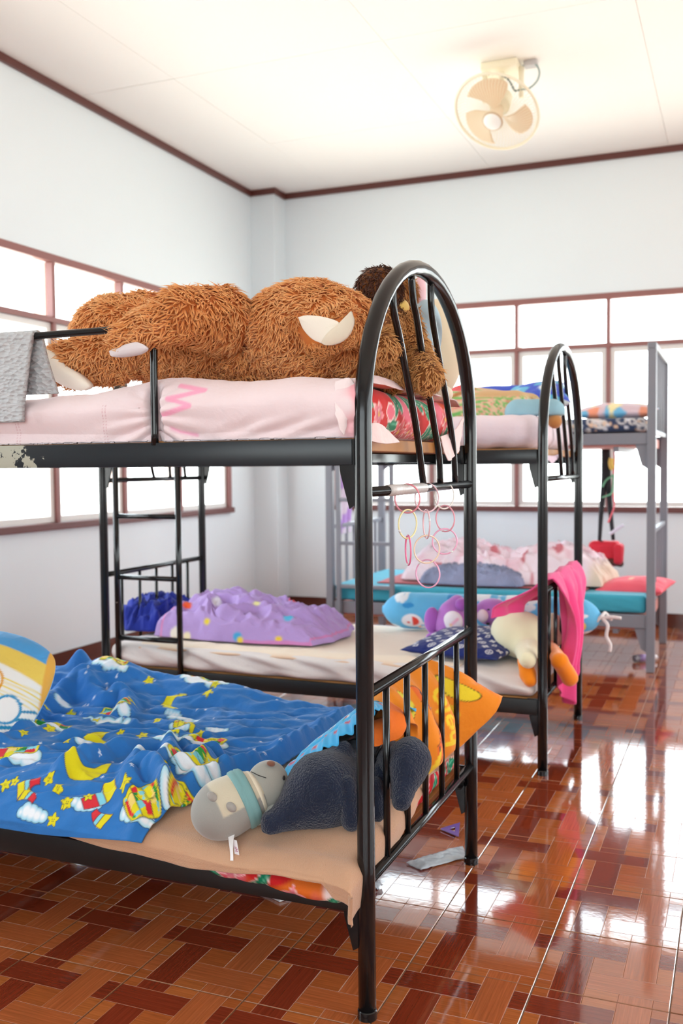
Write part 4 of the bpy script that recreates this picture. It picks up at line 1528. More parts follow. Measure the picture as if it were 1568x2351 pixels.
# quilted floral pad: droops over the rail near the right end
V, F, L = rbox(((XR+XL)/2+0.002, (YF+YR)/2, (ZL+ZM)/2+0.001), ((XR-XL)/2+0.004, (YR-YF)/2, (ZM-ZL)/2), 0.036, (0.006, 0.006, 0.005))
topw = sstep(V[:, 2], ZL+0.01, ZM)
V[:, 2] -= 0.034*(1-sstep(V[:, 1], YF, YF+0.12))*topw
dr = sstep(V[:, 0], -1.30, -1.05)*(1-sstep(V[:, 1], YF+0.005, YF+0.06))
V[:, 1] -= 0.034*dr
V[:, 2] -= 0.030*dr*(1-0.3*topw)+0.016*dr*sstep(V[:, 0], -1.0, -0.86)
qu = 0.0035*(np.abs(np.sin(V[:, 0]*42))*np.abs(np.sin((V[:, 1]+V[:, 2])*48))-0.5)
V += vnormals(V, F)*qu[:, None]
pu = np.where(np.abs(L[:, 0]) > (XR-XL)/2-0.02, V[:, 1], V[:, 0]); pv = V[:, 2]+np.where(np.abs(L[:, 2]) > (ZM-ZL)/2-0.004, V[:, 1], 0)
QLT = mat('quilted_cotton', rough=0.9, attr=True, bump=0.5, bscale=420, bdist=0.002, spec=0.2)
o = mk('mattress', V, F, QLT, col=floral(pu, pv, 15, 0.85))
tag(o, 'thin quilted floral mattress pad under a beige fleece, nearest lower bunk', 'mattress')


def soft_top(x, y):
    """Height of the lower bunk's bedding surface."""
    return ZM-0.034*(1-sstep(y, YF, YF+0.12))


# beige fleece sheet: drapes over the front edge and over the right end
nu, nv = 330, 250
fa = np.concatenate([np.linspace(XL+0.02, -1.85, 20), np.linspace(-1.84, XR+0.125, nu-20)])
fb = np.concatenate([np.linspace(YF-0.115, YF+0.40, 170), np.linspace(YF+0.41, YR-0.01, nv-170)])
A, B = np.meshgrid(fa, fb, indexing='ij')
endlen = 0.108-0.088*sstep(B, 2.02, 2.50)+0.012*n2(B, A*0, 9, 4)
A2 = np.where(A > XR, XR+(A-XR)*endlen/0.125, A)
frl = 0.064-0.012*sstep(A, -1.15, -1.0)-0.034*sstep(-A, 1.25, 1.75)-0.010*sstep(A, -1.05, -0.9)+0.030*sstep(A, -0.825, -0.785)+0.006*n2(A, B*0, 8, 3)
B2 = np.where(B < YF+0.03, YF+0.03-(YF+0.03-B)*(frl+0.03)/0.145, B)
x, dx = drape(A2, XR-0.004, 1, 0.020)
y, dy = drape(B2, YF+0.010, -1, 0.030)
z = soft_top(x, np.maximum(y, YF))+0.012-np.maximum(dx, dy)-0.35*np.minimum(dx, dy)
wv = 0.004*n2(A, B, 6, 12)+0.0016*n2(A, B, 22, 13)
crn = np.exp(-(((A-XR-0.03)/0.07)**2+((B-YF+0.03)/0.07)**2))
y = y-0.008*np.clip(dy/0.03, 0, 1)-0.006*n2(A, z, 13, 14)*np.clip(dy/0.04, 0, 1)-0.018*crn
y = y-0.030*sstep(A, -1.28, -1.0)*np.clip(dy/0.03, 0, 1)
x = x+0.012*np.clip(dx/0.03, 0, 1)+0.012*n2(B, z, 12, 15)*np.clip(dx/0.03, 0, 1)
z = z+wv*(1-np.clip(dy/0.03, 0, 1))*(1-np.clip(dx/0.03, 0, 1))
# raised fold of fleece along the end rail
z += 0.030*np.exp(-((A-XR+0.03)/0.035)**2)*np.exp(-((B-2.66)/0.10)**2)+0.016*np.exp(-((A-XR+0.03)/0.03)**2)*np.exp(-((B-2.40)/0.14)**2)
c = np.zeros(A.shape+(3,)); c[...] = lin(200, 156, 124)
c *= (1+0.04*n2(A, B, 20, 3))[..., None]
hem = np.abs(B-(YF-0.115)-0.020)
over(c, aa(hem-0.0012)*0.5, lin(176, 130, 98))
VV, FF, cc = sheet(np.stack([x, y, z], -1), 0.005, c)
o = mk('fleece_sheet', VV, FF, FLC, col=cc)
tag(o, 'beige fleece sheet spread over the lower bunk of the nearest bed', 'sheet')

# ------------------------------------------------------------------ blue printed duvet, crumpled
C5 = lambda a, b: (a/3.136, 1540+b/3.136)


def bedpt(a, b, z=0.405):
    p = at(*C5(a, b), z=z)
    return (p[0], p[1])


def front_pt(a, b):
    """A place on the hanging front of the duvet, as flat cloth coordinates."""
    p = at(*C5(a, b), y=YF-0.02)
    return (p[0], YF+0.012-(0.392-p[2]))


def dpt(a, b):
    p = bedpt(a, b)
    if p[1] < YF+0.055:
        q = at(*C5(a, b), y=YF+0.005)
        if q[2] < 0.385: return (q[0], YF+0.045-(0.385-q[2])*1.15)
    return p


nu, nv = 460, 400
fa = np.concatenate([np.linspace(-2.66, -2.3, 30), np.linspace(-2.295, -1.135, nu-30)])
fb = np.concatenate([np.linspace(YF-0.095, YF+0.55, 300), np.linspace(YF+0.553, YR+0.26, nv-300)])
A, B = np.meshgrid(fa, fb, indexing='ij')
# ragged right-hand edge: cloth coordinates pulled in where it is bunched
edge = np.interp(fb, [YF-0.1, YF-0.02, YF+0.10, YF+0.22, YF+0.42, YF+0.9], [-1.290, -1.278, -1.222, -1.195, -1.135, -1.09])
edge = edge+0.012*n2(fb, fb*0, 11, 5)
t = sstep(fa, -1.62, -1.135)
A = A+(edge[None, :]+1.135)*t[:, None]
frl = 0.060-0.020*sstep(A, -1.62, -1.28)
B2 = np.where(B < YF+0.03, YF+0.03-(YF+0.03-B)*(frl+0.03)/0.125, B)
y, dy = drape(B2, YF+0.012, -1, 0.034)
yb, db = drape(B2, YR-0.03, 1, 0.05)  # added unseen overhang at the rear, blocks window reflection under the bed
y = np.where(B2 > YR-0.03, yb, y)
z = soft_top(A, np.clip(y, YF, 9))+0.022-dy-np.where(B2 > YR-0.03, db, 0)
hump = lambda cx, cy_, sx, sy, h: h*np.exp(-((A-cx)/sx)**2-((B-cy_)/sy)**2)
h = np.zeros_like(A)
h += hump(-2.02, 2.78, 0.16, 0.12, 0.105)+hump(-1.72, 2.84, 0.22, 0.10, 0.060)+hump(-2.30, 2.70, 0.15, 0.12, 0.08)+hump(-1.45, 2.80, 0.2, 0.1, 0.02)
RID = [([(0, 745), (110, 702), (280, 690), (400, 655), (520, 640), (690, 592)], .014, .024),
       ([(480, 575), (700, 545), (900, 545), (1150, 552), (1400, 585)], .018, .022),
       ([(470, 805), (640, 745), (860, 690), (1050, 655), (1230, 650)], .030, .030),
       ([(1230, 650), (1225, 745), (1150, 840), (1050, 868)], .040, .026),
       ([(130, 480), (330, 360), (540, 272), (660, 290)], .034, .040),
       ([(640, 300), (760, 330), (880, 310), (930, 370), (880, 420)], .034, .030),
       ([(1010, 770), (950, 850), (905, 970)], .035, .028),
       ([(930, 872), (1080, 850), (1200, 960), (1290, 1040)], .040, .026),
       ([(905, 980), (960, 1060), (1100, 1080)], .020, .025),
       ([(600, 190), (700, 110), (790, 70)], .05, .035), ([(800, 75), (840, 120), (900, 180)], .04, .035),
       ([(1150, 470), (1400, 520), (1560, 565)], .012, .02),
       ([(630, 425), (800, 450), (980, 485)], .016, .018),
       ([(1290, 640), (1400, 700), (1560, 690)], .024, .022),
       ([(1250, 840), (1400, 790), (1500, 740)], .030, .022),
       ([(830, 240), (1000, 225), (1200, 230)], .010, .018),
       ([(0, 500), (70, 482), (150, 530)], .03, .04), ([(0, 600), (200, 560), (380, 520)], .015, .025),
       ([(930, 820), (1000, 770), (1080, 760)], .02, .02), ([(1180, 480), (1230, 560), (1200, 640)], .008, .02)]
hr = np.zeros_like(A)
for pl, amp, w in RID:
    pts_ = np.array([dpt(*p) for p in pl])
    if len(pts_) > 2:
        pts_ = smooth_path(np.concatenate([pts_, np.zeros((len(pts_), 1))], 1), 4)[:, :2]
    d_ = segdist(A+0.012*n2(A, B, 9, 70), B+0.012*n2(A, B, 9, 71), [tuple(q_) for q_ in pts_])
    e_ = 1.6*amp*np.exp(-(d_/(w*1.15))**2)
    k_ = 0.010
    hh_ = np.maximum(k_-np.abs(hr-e_), 0)/k_
    hr = np.maximum(hr, e_)+hh_*hh_*k_*0.25
h += hr
seam = [dpt(a, b) for a, b in ((0, 985), (200, 995), (430, 1012), (600, 992), (780, 998), (900, 1000))]
sd = segdist(A, B, seam)
h -= 0.007*np.exp(-(sd/0.004)**2)
h += 0.004*np.exp(-((sd-0.012)/0.008)**2)
# fine crumple: stretched noise along the folds, plus a small grain
wx, wy = A+0.05*n2(A, B, 4, 31), B+0.05*n2(A, B, 4, 32)
sab = lambda v: np.sqrt(v*v+0.004)
h += 0.030*(1-2.2*sab(n2(wx*0.22, wy-wx*0.18, 9, 33)))+0.016*(1-sab(n2(wx*0.30, wy-wx*0.3, 19, 34))*2.2)
h += 0.010*(1-2.4*sab(n2(wx*0.38+0.3*wy, wy-wx*0.22, 27, 37)))
h += 0.0065*n2(wx*0.6, wy, 34, 35)+0.0016*n2(wx, wy, 75, 36)
h *= 0.35+0.65*sstep(B2, YF-0.03, YF+0.05)
# thick rolled edge at the right
eg = np.abs(A-edge[None, :])
h += 0.016*np.exp(-((eg-0.03)/0.022)**2)
h *= 0.30+0.70*sstep(eg, 0.0, 0.03)
out = np.clip(dy/0.03, 0, 1)
y = y-out*(0.010+0.5*h)
z = z+h*(1-0.75*out)
x = A+0.010*n2(A, B, 10, 40)
# print
blue = lin(44, 116, 188)
c = np.zeros(A.shape+(3,)); c[...] = blue
c *= (1+0.10*n2(A, B, 30, 41))[..., None]
rg = np.random.default_rng(21)
yel, red, cyn, wht, grn, blk = lin(226, 214, 26), lin(214, 44, 56), lin(130, 208, 226), lin(236, 242, 248), lin(40, 150, 60), lin(22, 40, 60)
U_, W_ = A, B
for k in range(150):                                  # tiny pinprick stars
    px, py = rg.uniform(-2.3, -1.15), rg.uniform(1.87, 2.9)
    n_ = (np.abs(U_-px) < 0.02) & (np.abs(W_-py) < 0.02)
    if n_.any():
        cs = c[n_]; over(cs, aa(star_sd(U_[n_], W_[n_], px, py, 0.006, rg.uniform(0, 6), 0.25, 5), 0.001)*0.8, wht); c[n_] = cs


def local(px, py, r):
    return (np.abs(U_-px) < r) & (np.abs(W_-py) < r)


def cloud(a, b, s, seed, asp=1.8):
    s = s*0.80
    px, py = dpt(a, b); n_ = local(px, py, s*3.2)
    if not n_.any(): return
    cs = c[n_]; d = cloud_sd(U_[n_], W_[n_], px, py, s, asp, seed)
    over(cs, aa(d-0.0016), blk); over(cs, aa(d), lin(150, 208, 232)); over(cs, aa(d+0.006, 0.004), wht); c[n_] = cs


def moon(a, b, r, rot, bite=0.6):
    r = r*0.85
    px, py = dpt(a, b); n_ = local(px, py, r*1.4)
    if not n_.any(): return
    cs = c[n_]; d = moon_sd(U_[n_], W_[n_], px, py, r, rot, bite)
    over(cs, aa(d-0.0016), blk); over(cs, aa(d), yel); c[n_] = cs


def star(a, b, r, rot=None, face=True, p=None):
    r = r*0.82
    px, py = p if p is not None else dpt(a, b); n_ = local(px, py, r*1.4)
    if not n_.any(): return
    rot = rg.uniform(0, 6) if rot is None else rot
    cs = c[n_]; d = star_sd(U_[n_], W_[n_], px, py, r, rot, 0.52)
    over(cs, aa(d-0.0016), blk); over(cs, aa(d), yel)
    if face and r > 0.009:
        for q in (-1, 1): over(cs, aa(np.hypot(U_[n_]-px-q*r*0.16, W_[n_]-py-r*0.08)-0.0011, 0.001), blk)
        over(cs, aa(segdist(U_[n_], W_[n_], [(px-r*0.18, py-r*0.14), (px, py-r*0.22), (px+r*0.18, py-r*0.14)])-0.0006, 0.001), blk)
    c[n_] = cs


def cap(a, b, s, rot):
    """A striped nightcap: red cone, cyan band, yellow tip."""
    s = s*0.75
    px, py = dpt(a, b); n_ = local(px, py, s*2.2)
    if not n_.any(): return
    X, Y = U_[n_]-px, W_[n_]-py
    u, v = X*math.cos(rot)+Y*math.sin(rot), -X*math.sin(rot)+Y*math.cos(rot)
    bd = v+0.25*u*u/s
    d = np.maximum(np.abs(bd)-0.55*s*(1-0.45*(u/s)), np.abs(u)-s)
    cs = c[n_]
    over(cs, aa(d-0.0018), blk); over(cs, aa(d), red)
    over(cs, aa(d)*aa(np.abs(u+0.1*s)-0.22*s), cyn); over(cs, aa(d)*aa(u+0.35*s), yel)
    for q in (-0.33, 0.13): over(cs, aa(d)*aa(np.abs(u-q*s)-0.0009), blk)
    c[n_] = cs


def patchwork(a, b, sx, sy, rot, seed, border=True):
    """Little patchwork cushion lying on a cloud."""
    sx, sy = sx*0.82, sy*0.85
    px, py = dpt(a, b); n_ = local(px, py, max(sx, sy)*2.2)
    if not n_.any(): return
    rr = np.random.default_rng(seed)
    X, Y = U_[n_]-px, W_[n_]-py
    cs = c[n_]
    d = cloud_sd(X, Y, 0, -sy*0.9, sx*0.9, 2.0, seed)
    over(cs, aa(d-0.0016), blk); over(cs, aa(d), lin(170, 220, 236)); over(cs, aa(d+0.006, 0.004), wht)
    u, v = X*math.cos(rot)+Y*math.sin(rot), -X*math.sin(rot)+Y*math.cos(rot)
    d = np.hypot(np.maximum(np.abs(u)-sx*0.75, 0), np.maximum(np.abs(v)-sy*0.5, 0))-sy*0.35
    over(cs, aa(d-0.0018), blk); over(cs, aa(d), yel)
    pal = [red, yel, cyn, grn, lin(240, 214, 120), red, lin(120, 200, 210), yel]
    ci, cj = np.floor(u/(sx*0.42)+50).astype(int), np.floor(v/(sy*0.5)+50).astype(int)
    pick = (ci*7+cj*13+seed) % len(pal)
    pc = np.array(pal)[pick]
    m = aa(d+0.004)[..., None]*(rr.random() < 2)
    cs[...] = cs*(1-m)+pc*m
    for _ in range(3):
        qx, qy = rr.uniform(-0.6, 0.6)*sx, rr.uniform(-0.4, 0.4)*sy
        over(cs, aa(star_sd(u, v, qx, qy, 0.012, rr.uniform(0, 6), 0.5)), yel)
    for w_ in (0, ):
        over(cs, aa(d)*aa(np.abs(np.abs(u)-sx*0.42)-0.0009), blk)
        over(cs, aa(d)*aa(np.abs(v-sy*0.1+0.02*np.sin(u*60))-0.0008), blk)
    c[n_] = cs


cloud(1240, 385, .028, 1); cloud(1300, 437, .045, 2, 2.6); cloud(292, 1140, .040, 3); cloud(600, 925, .034, 4, 2.2); cloud(640, 640, .040, 5, 2.4)
cloud(1170, 630, .050, 6, 2.6); cloud(460, 350, .040, 7, 1.2); cloud(760, 470, .05, 8, 3.2); cloud(600, 135, .03, 9); cloud(1560, 520, .03, 10); cloud(1220, 580, .025, 11)
cloud(1380, 860, .05, 12, 2.0); cloud(30, 520, .05, 13, 1.3); cloud(330, 190, .05, 14, 1.0); cloud(1020, 770, .03, 15); cloud(110, 430, .03, 16, 2.4); cloud(390, 520, .045, 17, 2.4)
moon(1275, 335, .062, 0.3, .5); moon(735, 585, .055, 0.6, .75); moon(640, 790, .070, 1.75, .62); moon(390, 130, .06, 2.6, .6); moon(1340, 520, .03, -2, .6)
patchwork(840, 225, .060, .040, 0.1, 31); patchwork(130, 670, .085, .046, 0.25, 32); patchwork(380, 490, .075, .036, 0.3, 33)
patchwork(1000, 975, .046, .048, 0.9, 34); patchwork(1400, 790, .075, .045, 0.2, 35); patchwork(820, 400, .075, .034, -0.15, 36); patchwork(1200, 620, .06, .03, -0.1, 37)
patchwork(880, 140, .06, .05, -0.7, 38); patchwork(720, 50, .07, .05, 0.4, 39); patchwork(1500, 260, .08, .03, -0.2, 40); patchwork(1500, 600, .07, .04, -0.3, 41); patchwork(1350, 945, .05, .04, 0.1, 42)
patchwork(1310, 505, .03, .018, .3, 43)
cap(170, 960, .040, 0.6); cap(230, 1040, .030, -0.3); cap(660, 975, .034, 2.6); cap(690, 1060, .055, -2.4)
STR = [(455, 908, .020), (385, 988, .019), (495, 1088, .020), (440, 1180, .022), (865, 1062, .020), (5, 945, .02), (355, 835, .018), (630, 905, .018), (545, 715, .018), (410, 640, .019), (480, 645, .017),
       (1030, 578, .022), (1075, 268, .023), (1270, 565, .026), (1140, 475, .022), (1500, 318, .024), (1015, 128, .02), (1130, 182, .022), (770, 125, .022), (1060, 722, .019), (1095, 775, .02),
       (515, 378, .024), (360, 540, .024), (305, 450, .022), (100, 815, .016), (830, 520, .02), (870, 568, .016), (530, 85, .02), (490, 135, .018), (640, 250, .02), (1190, 858, .018), (1200, 1075, .022),
       (700, 460, .018), (960, 375, .018), (1440, 540, .02), (1550, 600, .02), (180, 575, .018), (1450, 690, .02), (1510, 730, .02), (1370, 490, .018), (1560, 290, .02)]
for a, b_, r in STR: star(a, b_, r)
for k in range(26):
    star(0, 0, rg.uniform(.012, .018), p=(rg.uniform(-2.6, -2.0), rg.uniform(2.2, 2.85)))
P = np.stack([x, y, z], -1)
VV, FF, cc = sheet(P, 0.006, c)
o = mk('duvet', VV, FF, CLW, col=cc)
tag(o, 'crumpled bright blue duvet printed with moons, stars and clouds', 'duvet')


def duvet_z(px, py):
    i = np.argmin((x-px)**2+(y-py)**2)
    return z.ravel()[i]


# ------------------------------------------------------------------ yellow, white and blue striped pillow at the left
pc = at(-40, 1594, y=2.27)


def def_round(P, A, B, s):
    # rounded corners: the rim is drawn in towards the middle
    k = 1-0.20*(A*A*B*B)
    return pc+(P-pc)*k[..., None]


def paint_duck(u, v, s):
    c = np.zeros(u.shape+(3,)); c[...] = lin(244, 242, 236)
    over(c, aa(-(v-0.055-0.02*np.cos(u*7)), 0.003), lin(244, 210, 96))
    for k in range(5):
        over(c, aa(np.abs(v-0.035+0.012*k-0.10*(u-0.05)**2*2)-0.0022+0.0002*k), lin(240, 214, 100))
    rr = np.hypot(u-0.02, (v-0.16))
    for k in range(9):
        wdt = 0.0022+0.0011*k
        over(c, aa(np.abs(rr-0.215-0.022*k)-wdt)*(v < -0.01), lin(36, 136, 178))
    for cx, cy_, r, colr in ((0.125, -0.045, 0.036, lin(60, 150, 196)), (0.045, 0.005, 0.042, lin(230, 160, 50)), (-0.05, 0.015, 0.040, lin(40, 90, 160))):
        over(c, aa(np.hypot((u-cx)*1.1, (v-cy_)*0.9)-r), lin(246, 244, 240))
        d = np.hypot((u-cx)*1.1, (v-cy_)*0.9)
        over(c, aa(np.abs(d-r)-0.0035), colr)
    over(c, aa(-(v-0.135-0.25*(u-0.02)**2), 0.003), lin(84, 166, 226))
    over(c, aa(-(u-0.185+0.2*v), 0.003)*(v > -0.06), lin(240, 178, 74))
    if s < 0: c[...] = lin(110, 178, 230)
    return c


V, F, cc = pillow(pc, np.array([0.175, 0.04, -0.045]), np.array([0.02, 0.135, 0.155]), 0.115, 150, 140, 0.0, 0.010, 3, 1.7, deform=def_round, paint=paint_duck)
o = mk('pillow', V, F, CLW, col=cc)
tag(o, 'yellow and white pillow with blue stripes and circles lying on blue duvet', 'pillow')

# ------------------------------------------------------------------ grey plush with teal scarf
gp = thing('plush_toy', 'grey plush toy with cream belly and teal scarf lying on beige fleece', 'plush toy', (at(530, 1860, y=1.96)[0], 1.96, 0.36))
bc = at(527, 1850, y=1.965); hc = at(617, 1804, y=2.03)
axb = hc-bc; axl = np.linalg.norm(axb); axb /= axl
fr_ = frame(axb)
V, F, own = blob([('e', bc-axb*0.012, (0.080, 0.071, 0.069), fr_), ('e', bc+axb*0.045, (0.05, 0.058, 0.057), fr_)], 0.0035, 0.03)
Vbody = V
tocam = np.array([0, 0, CAMZ])-bc; tocam /= np.linalg.norm(tocam)
q = V-bc
u = q@axb
sidev = np.cross(axb, tocam); sidev /= np.linalg.norm(sidev)
upb = np.cross(sidev, axb)
belly_dir = upb*0.80+sidev*(0.60 if sidev[2] > 0 else -0.60)
ang = (q-np.outer(u, axb))@belly_dir/(np.linalg.norm(q-np.outer(u, axb), axis=1)+1e-9)
gcol, bcol = lin(154, 153, 147), lin(204, 194, 170)
c = solid(gcol, len(V), 0.03, V, 9)
over(c, aa(0.62-ang, 0.02)*aa(-0.030-u, 0.002), bcol)
sm = np.abs(u+0.030)
mk('body', V, F, PLU, gp, col=c)
# scarf
rs = np.array([0.064, 0.0635])
b = MB()
b.lathe([(0.020, 0.0660), (0.024, 0.0705), (0.034, 0.0710), (0.037, 0.0690), (0.040, 0.0705), (0.050, 0.0680), (0.054, 0.0630), (0.050, 0.058), (0.024, 0.060)], bc+axb*0.002, axb, 56)
SCF = mat('teal_cotton', lin(120, 164, 164), 0.85, bump=0.15, bscale=500, sheen=0.1)
b.obj('scarf', SCF, gp, smooth=True)
V, F, _ = blob([('e', bc+axb*0.066, (0.018, 0.055, 0.054), fr_)], 0.0035, 0.01)
mk('collar', V, F, PLU, gp, col=solid(lin(228, 218, 194), len(V)))
# head: pear-shaped, nose up, tilted
hax = at(626, 1755, y=2.04)-at(612, 1840, y=2.03); hax /= np.linalg.norm(hax)
frh = frame(hax, (0, 1, 0))
hc = at(613, 1806, y=2.032)
V, F, own = blob([('e', hc-hax*0.004, (0.052, 0.050, 0.052), frh), ('e', hc+hax*0.022, (0.036, 0.036, 0.036), frh)], 0.0035, 0.03)
head = mk('head', V, F, PLU, gp, col=solid(lin(156, 155, 147), len(V), 0.03, V, 9))
tc_ = np.array([0, 0, CAMZ])-hc; tc_ /= np.linalg.norm(tc_)


def on_surf(px, py, c0, y0, off=0.0):
    """Nearest point of head/body mesh along the sight line."""
    p0 = at(px, py, y=y0)
    d = p0-np.array([0, 0, CAMZ]); d /= np.linalg.norm(d)
    r = Vh-np.array([0, 0, CAMZ])
    tt = r@d
    dist = np.linalg.norm(r-np.outer(tt, d), axis=1)
    k = np.argmin(np.where(dist < 0.0065, 0, dist)+0.05*(tt-tt.min()))
    return np.array([0, 0, CAMZ])+d*(tt[k]+off)


Vh = V
nz = on_surf(622, 1754, hc, 2.03)
Vn, Fn, _ = blob([('e', nz+hax*0.001, (0.007, 0.0105, 0.0105), frh)], 0.002, 0.01)
mk('nose', Vn, Fn, PLU, head, col=solid(lin(126, 84, 66), len(Vn)))
mth = [on_surf(px, py, hc, 2.03, -0.0004) for px, py in ((577, 1772), (585, 1776), (593, 1780), (602, 1783), (611, 1786))]
INK = mat('dark_stitching', lin(40, 36, 36), 0.8)
MB().tube(smooth_path(mth, 4), 0.0009, 6).obj('mouth', INK, head, smooth=True)
ey = on_surf(652, 1786, hc, 2.04)
Vn, Fn, _ = blob([('e', ey, (0.003, 0.0045, 0.006))], 0.0012, 0.01)
mk('eye', Vn, Fn, INK, head)
Vh = Vbody
for px, py in ((487, 1829), (531, 1853)):
    p = on_surf(px, py, bc, 1.95)
    fr2 = frame(np.array([0.75, 0.1, -0.65]))
    Vn, Fn, _ = blob([('e', p, (0.0135, 0.0095, 0.0095), fr2)], 0.002, 0.01)
    mk('foot', Vn, Fn, PLU, gp, col=solid(lin(160, 156, 150), len(Vn)))
Vn, Fn, _ = blob([('c', bc+axb*0.045+np.array([0.035, -0.01, -0.045]), at(628, 1858, y=2.0), 0.014, 0.012)], 0.003, 0.01)
mk('arm', Vn, Fn, PLU, gp, col=solid(lin(168, 170, 166), len(Vn)))
# white cloth label with magenta lettering
tg = [at(525, 1915, y=1.93), at(539, 1912, y=1.93)]
n1, n2__ = 24, 50
s_ = np.linspace(0, 1, n2__); a_ = np.linspace(-1, 1, n1)
AA, SS = np.meshgrid(a_, s_, indexing='ij')
top_, bot_ = at(531, 1912, y=1.925), at(531, 1976, y=1.880)
rt = np.array([1.0, 0.15, 0])
wd = 0.0085*(1-0.55*SS)
PT = top_+(bot_-top_)*SS[..., None]+rt*(AA*wd)[..., None]+np.array([0, -1, 0.3])*(0.004*np.sin(SS*3)*AA+0.002*np.sin(SS*5))[..., None]
VV, FF, _ = sheet(PT[:, ::-1], 0.0005)
LAB = mat('white_satin_label', rough=0.45, attr=True, spec=0.4)
mk('label_tag', VV, FF, LAB, gp, col=solid(lin(238, 236, 236), len(VV)))
top2, bot2 = at(538, 1928, y=1.915), at(544, 1962, y=1.902)
PT = top2+(bot2-top2)*SS[..., None]+rt*(AA*0.0065)[..., None]+np.array([0, -1, 0])*(0.002*AA)[..., None]
c = np.zeros(AA.shape+(3,)); c[...] = lin(236, 232, 236)
uu, vv = SS*0.036, AA*0.0065
for st in ([(0.022, -0.003), (0.022, 0.004), (0.025, 0.0), (0.028, 0.004), (0.028, -0.003)], [(0.0185, -0.003), (0.0185, 0.002)]):
    over(c, aa(segdist(uu, vv, st)-0.0007, 0.0006), lin(170, 40, 110))
VV, FF, cc = sheet(PT[:, ::-1], 0.0004, c[:, ::-1])
mk('label_tag', VV, FF, LAB, gp, col=cc)

# ------------------------------------------------------------------ navy fleece plush, head pushed between the spindles
nv_ = thing('plush_toy', 'navy blue fleece plush animal with zip, head poking between the bed spindles', 'plush toy', (-0.87, 2.05, 0.38))
tip = at(628, 1892, y=1.955); mid = at(742, 1818, y=2.06); shd = at(846, 1782, x=-0.866); hd_ = at(884, 1768, x=-0.824); sn = at(940, 1748, x=-0.704)
pr = [('c', tip, mid, 0.026, 0.086), ('c', mid, shd, 0.088, 0.090), ('c', shd, hd_, 0.096, 0.074), ('c', hd_, sn, 0.060, 0.046), ('e', sn, (0.035, 0.060, 0.052)),
      ('c', sn, at(922, 1840, x=-0.698), 0.044, 0.022), ('c', at(622, 1900, y=1.945), at(618, 1880, y=1.95), 0.016, 0.012),
      ('c', at(660, 1800, y=2.10), at(790, 1720, y=2.14), 0.012, 0.02)]
NAV = lin(34, 42, 62)
V, F, own = blob(pr, 0.005, 0.022, noise=lambda P: 0.0025*fbm3(P, 26, 2), floor=lambda P: np.where(P[..., 0] < -0.765, 0.386-P[..., 2], -1))
V = V+vnormals(V, F)*(0.0016*fbm3(V, 150, 2))[:, None]
NFL = mat('navy_fleece', NAV, 1.0, bump=0.9, bscale=230, bdist=0.008, sheen=0.3, spec=0.08, vary=0.25, vscale=30)
body_ = mk('body', V, F, NFL, nv_)
for pp, ra, rb in (([at(858, 1805, x=-0.790), at(862, 1868, x=-0.780)], 0.024, 0.022), ([at(797, 1800, y=2.03), at(806, 1884, y=2.02)], 0.020, 0.024), ([at(880, 1775, x=-0.785), at(872, 1835, x=-0.778)], 0.030, 0.02)):
    Vn, Fn, _ = blob([('c', pp[0], pp[1], ra, rb)], 0.005, 0.01, noise=lambda P: 0.002*fbm3(P, 30, 2))
    mk('leg', Vn, Fn, NFL, nv_)
Vh = V
zp = [on_surf(px, py, None, 2.1, 0.0) for px, py in ((882, 1699), (872, 1715), (862, 1735), (854, 1758), (849, 1785))]
ZIP = mat('black_zip', (0.012, 0.013, 0.016), 0.35, bump=0.6, bscale=500, bdist=0.002)
MB().tube(smooth_path(zp, 6), 0.0038, 8).obj('zip', ZIP, nv_, smooth=True)

# ------------------------------------------------------------------ orange pillow leaning on the end bars


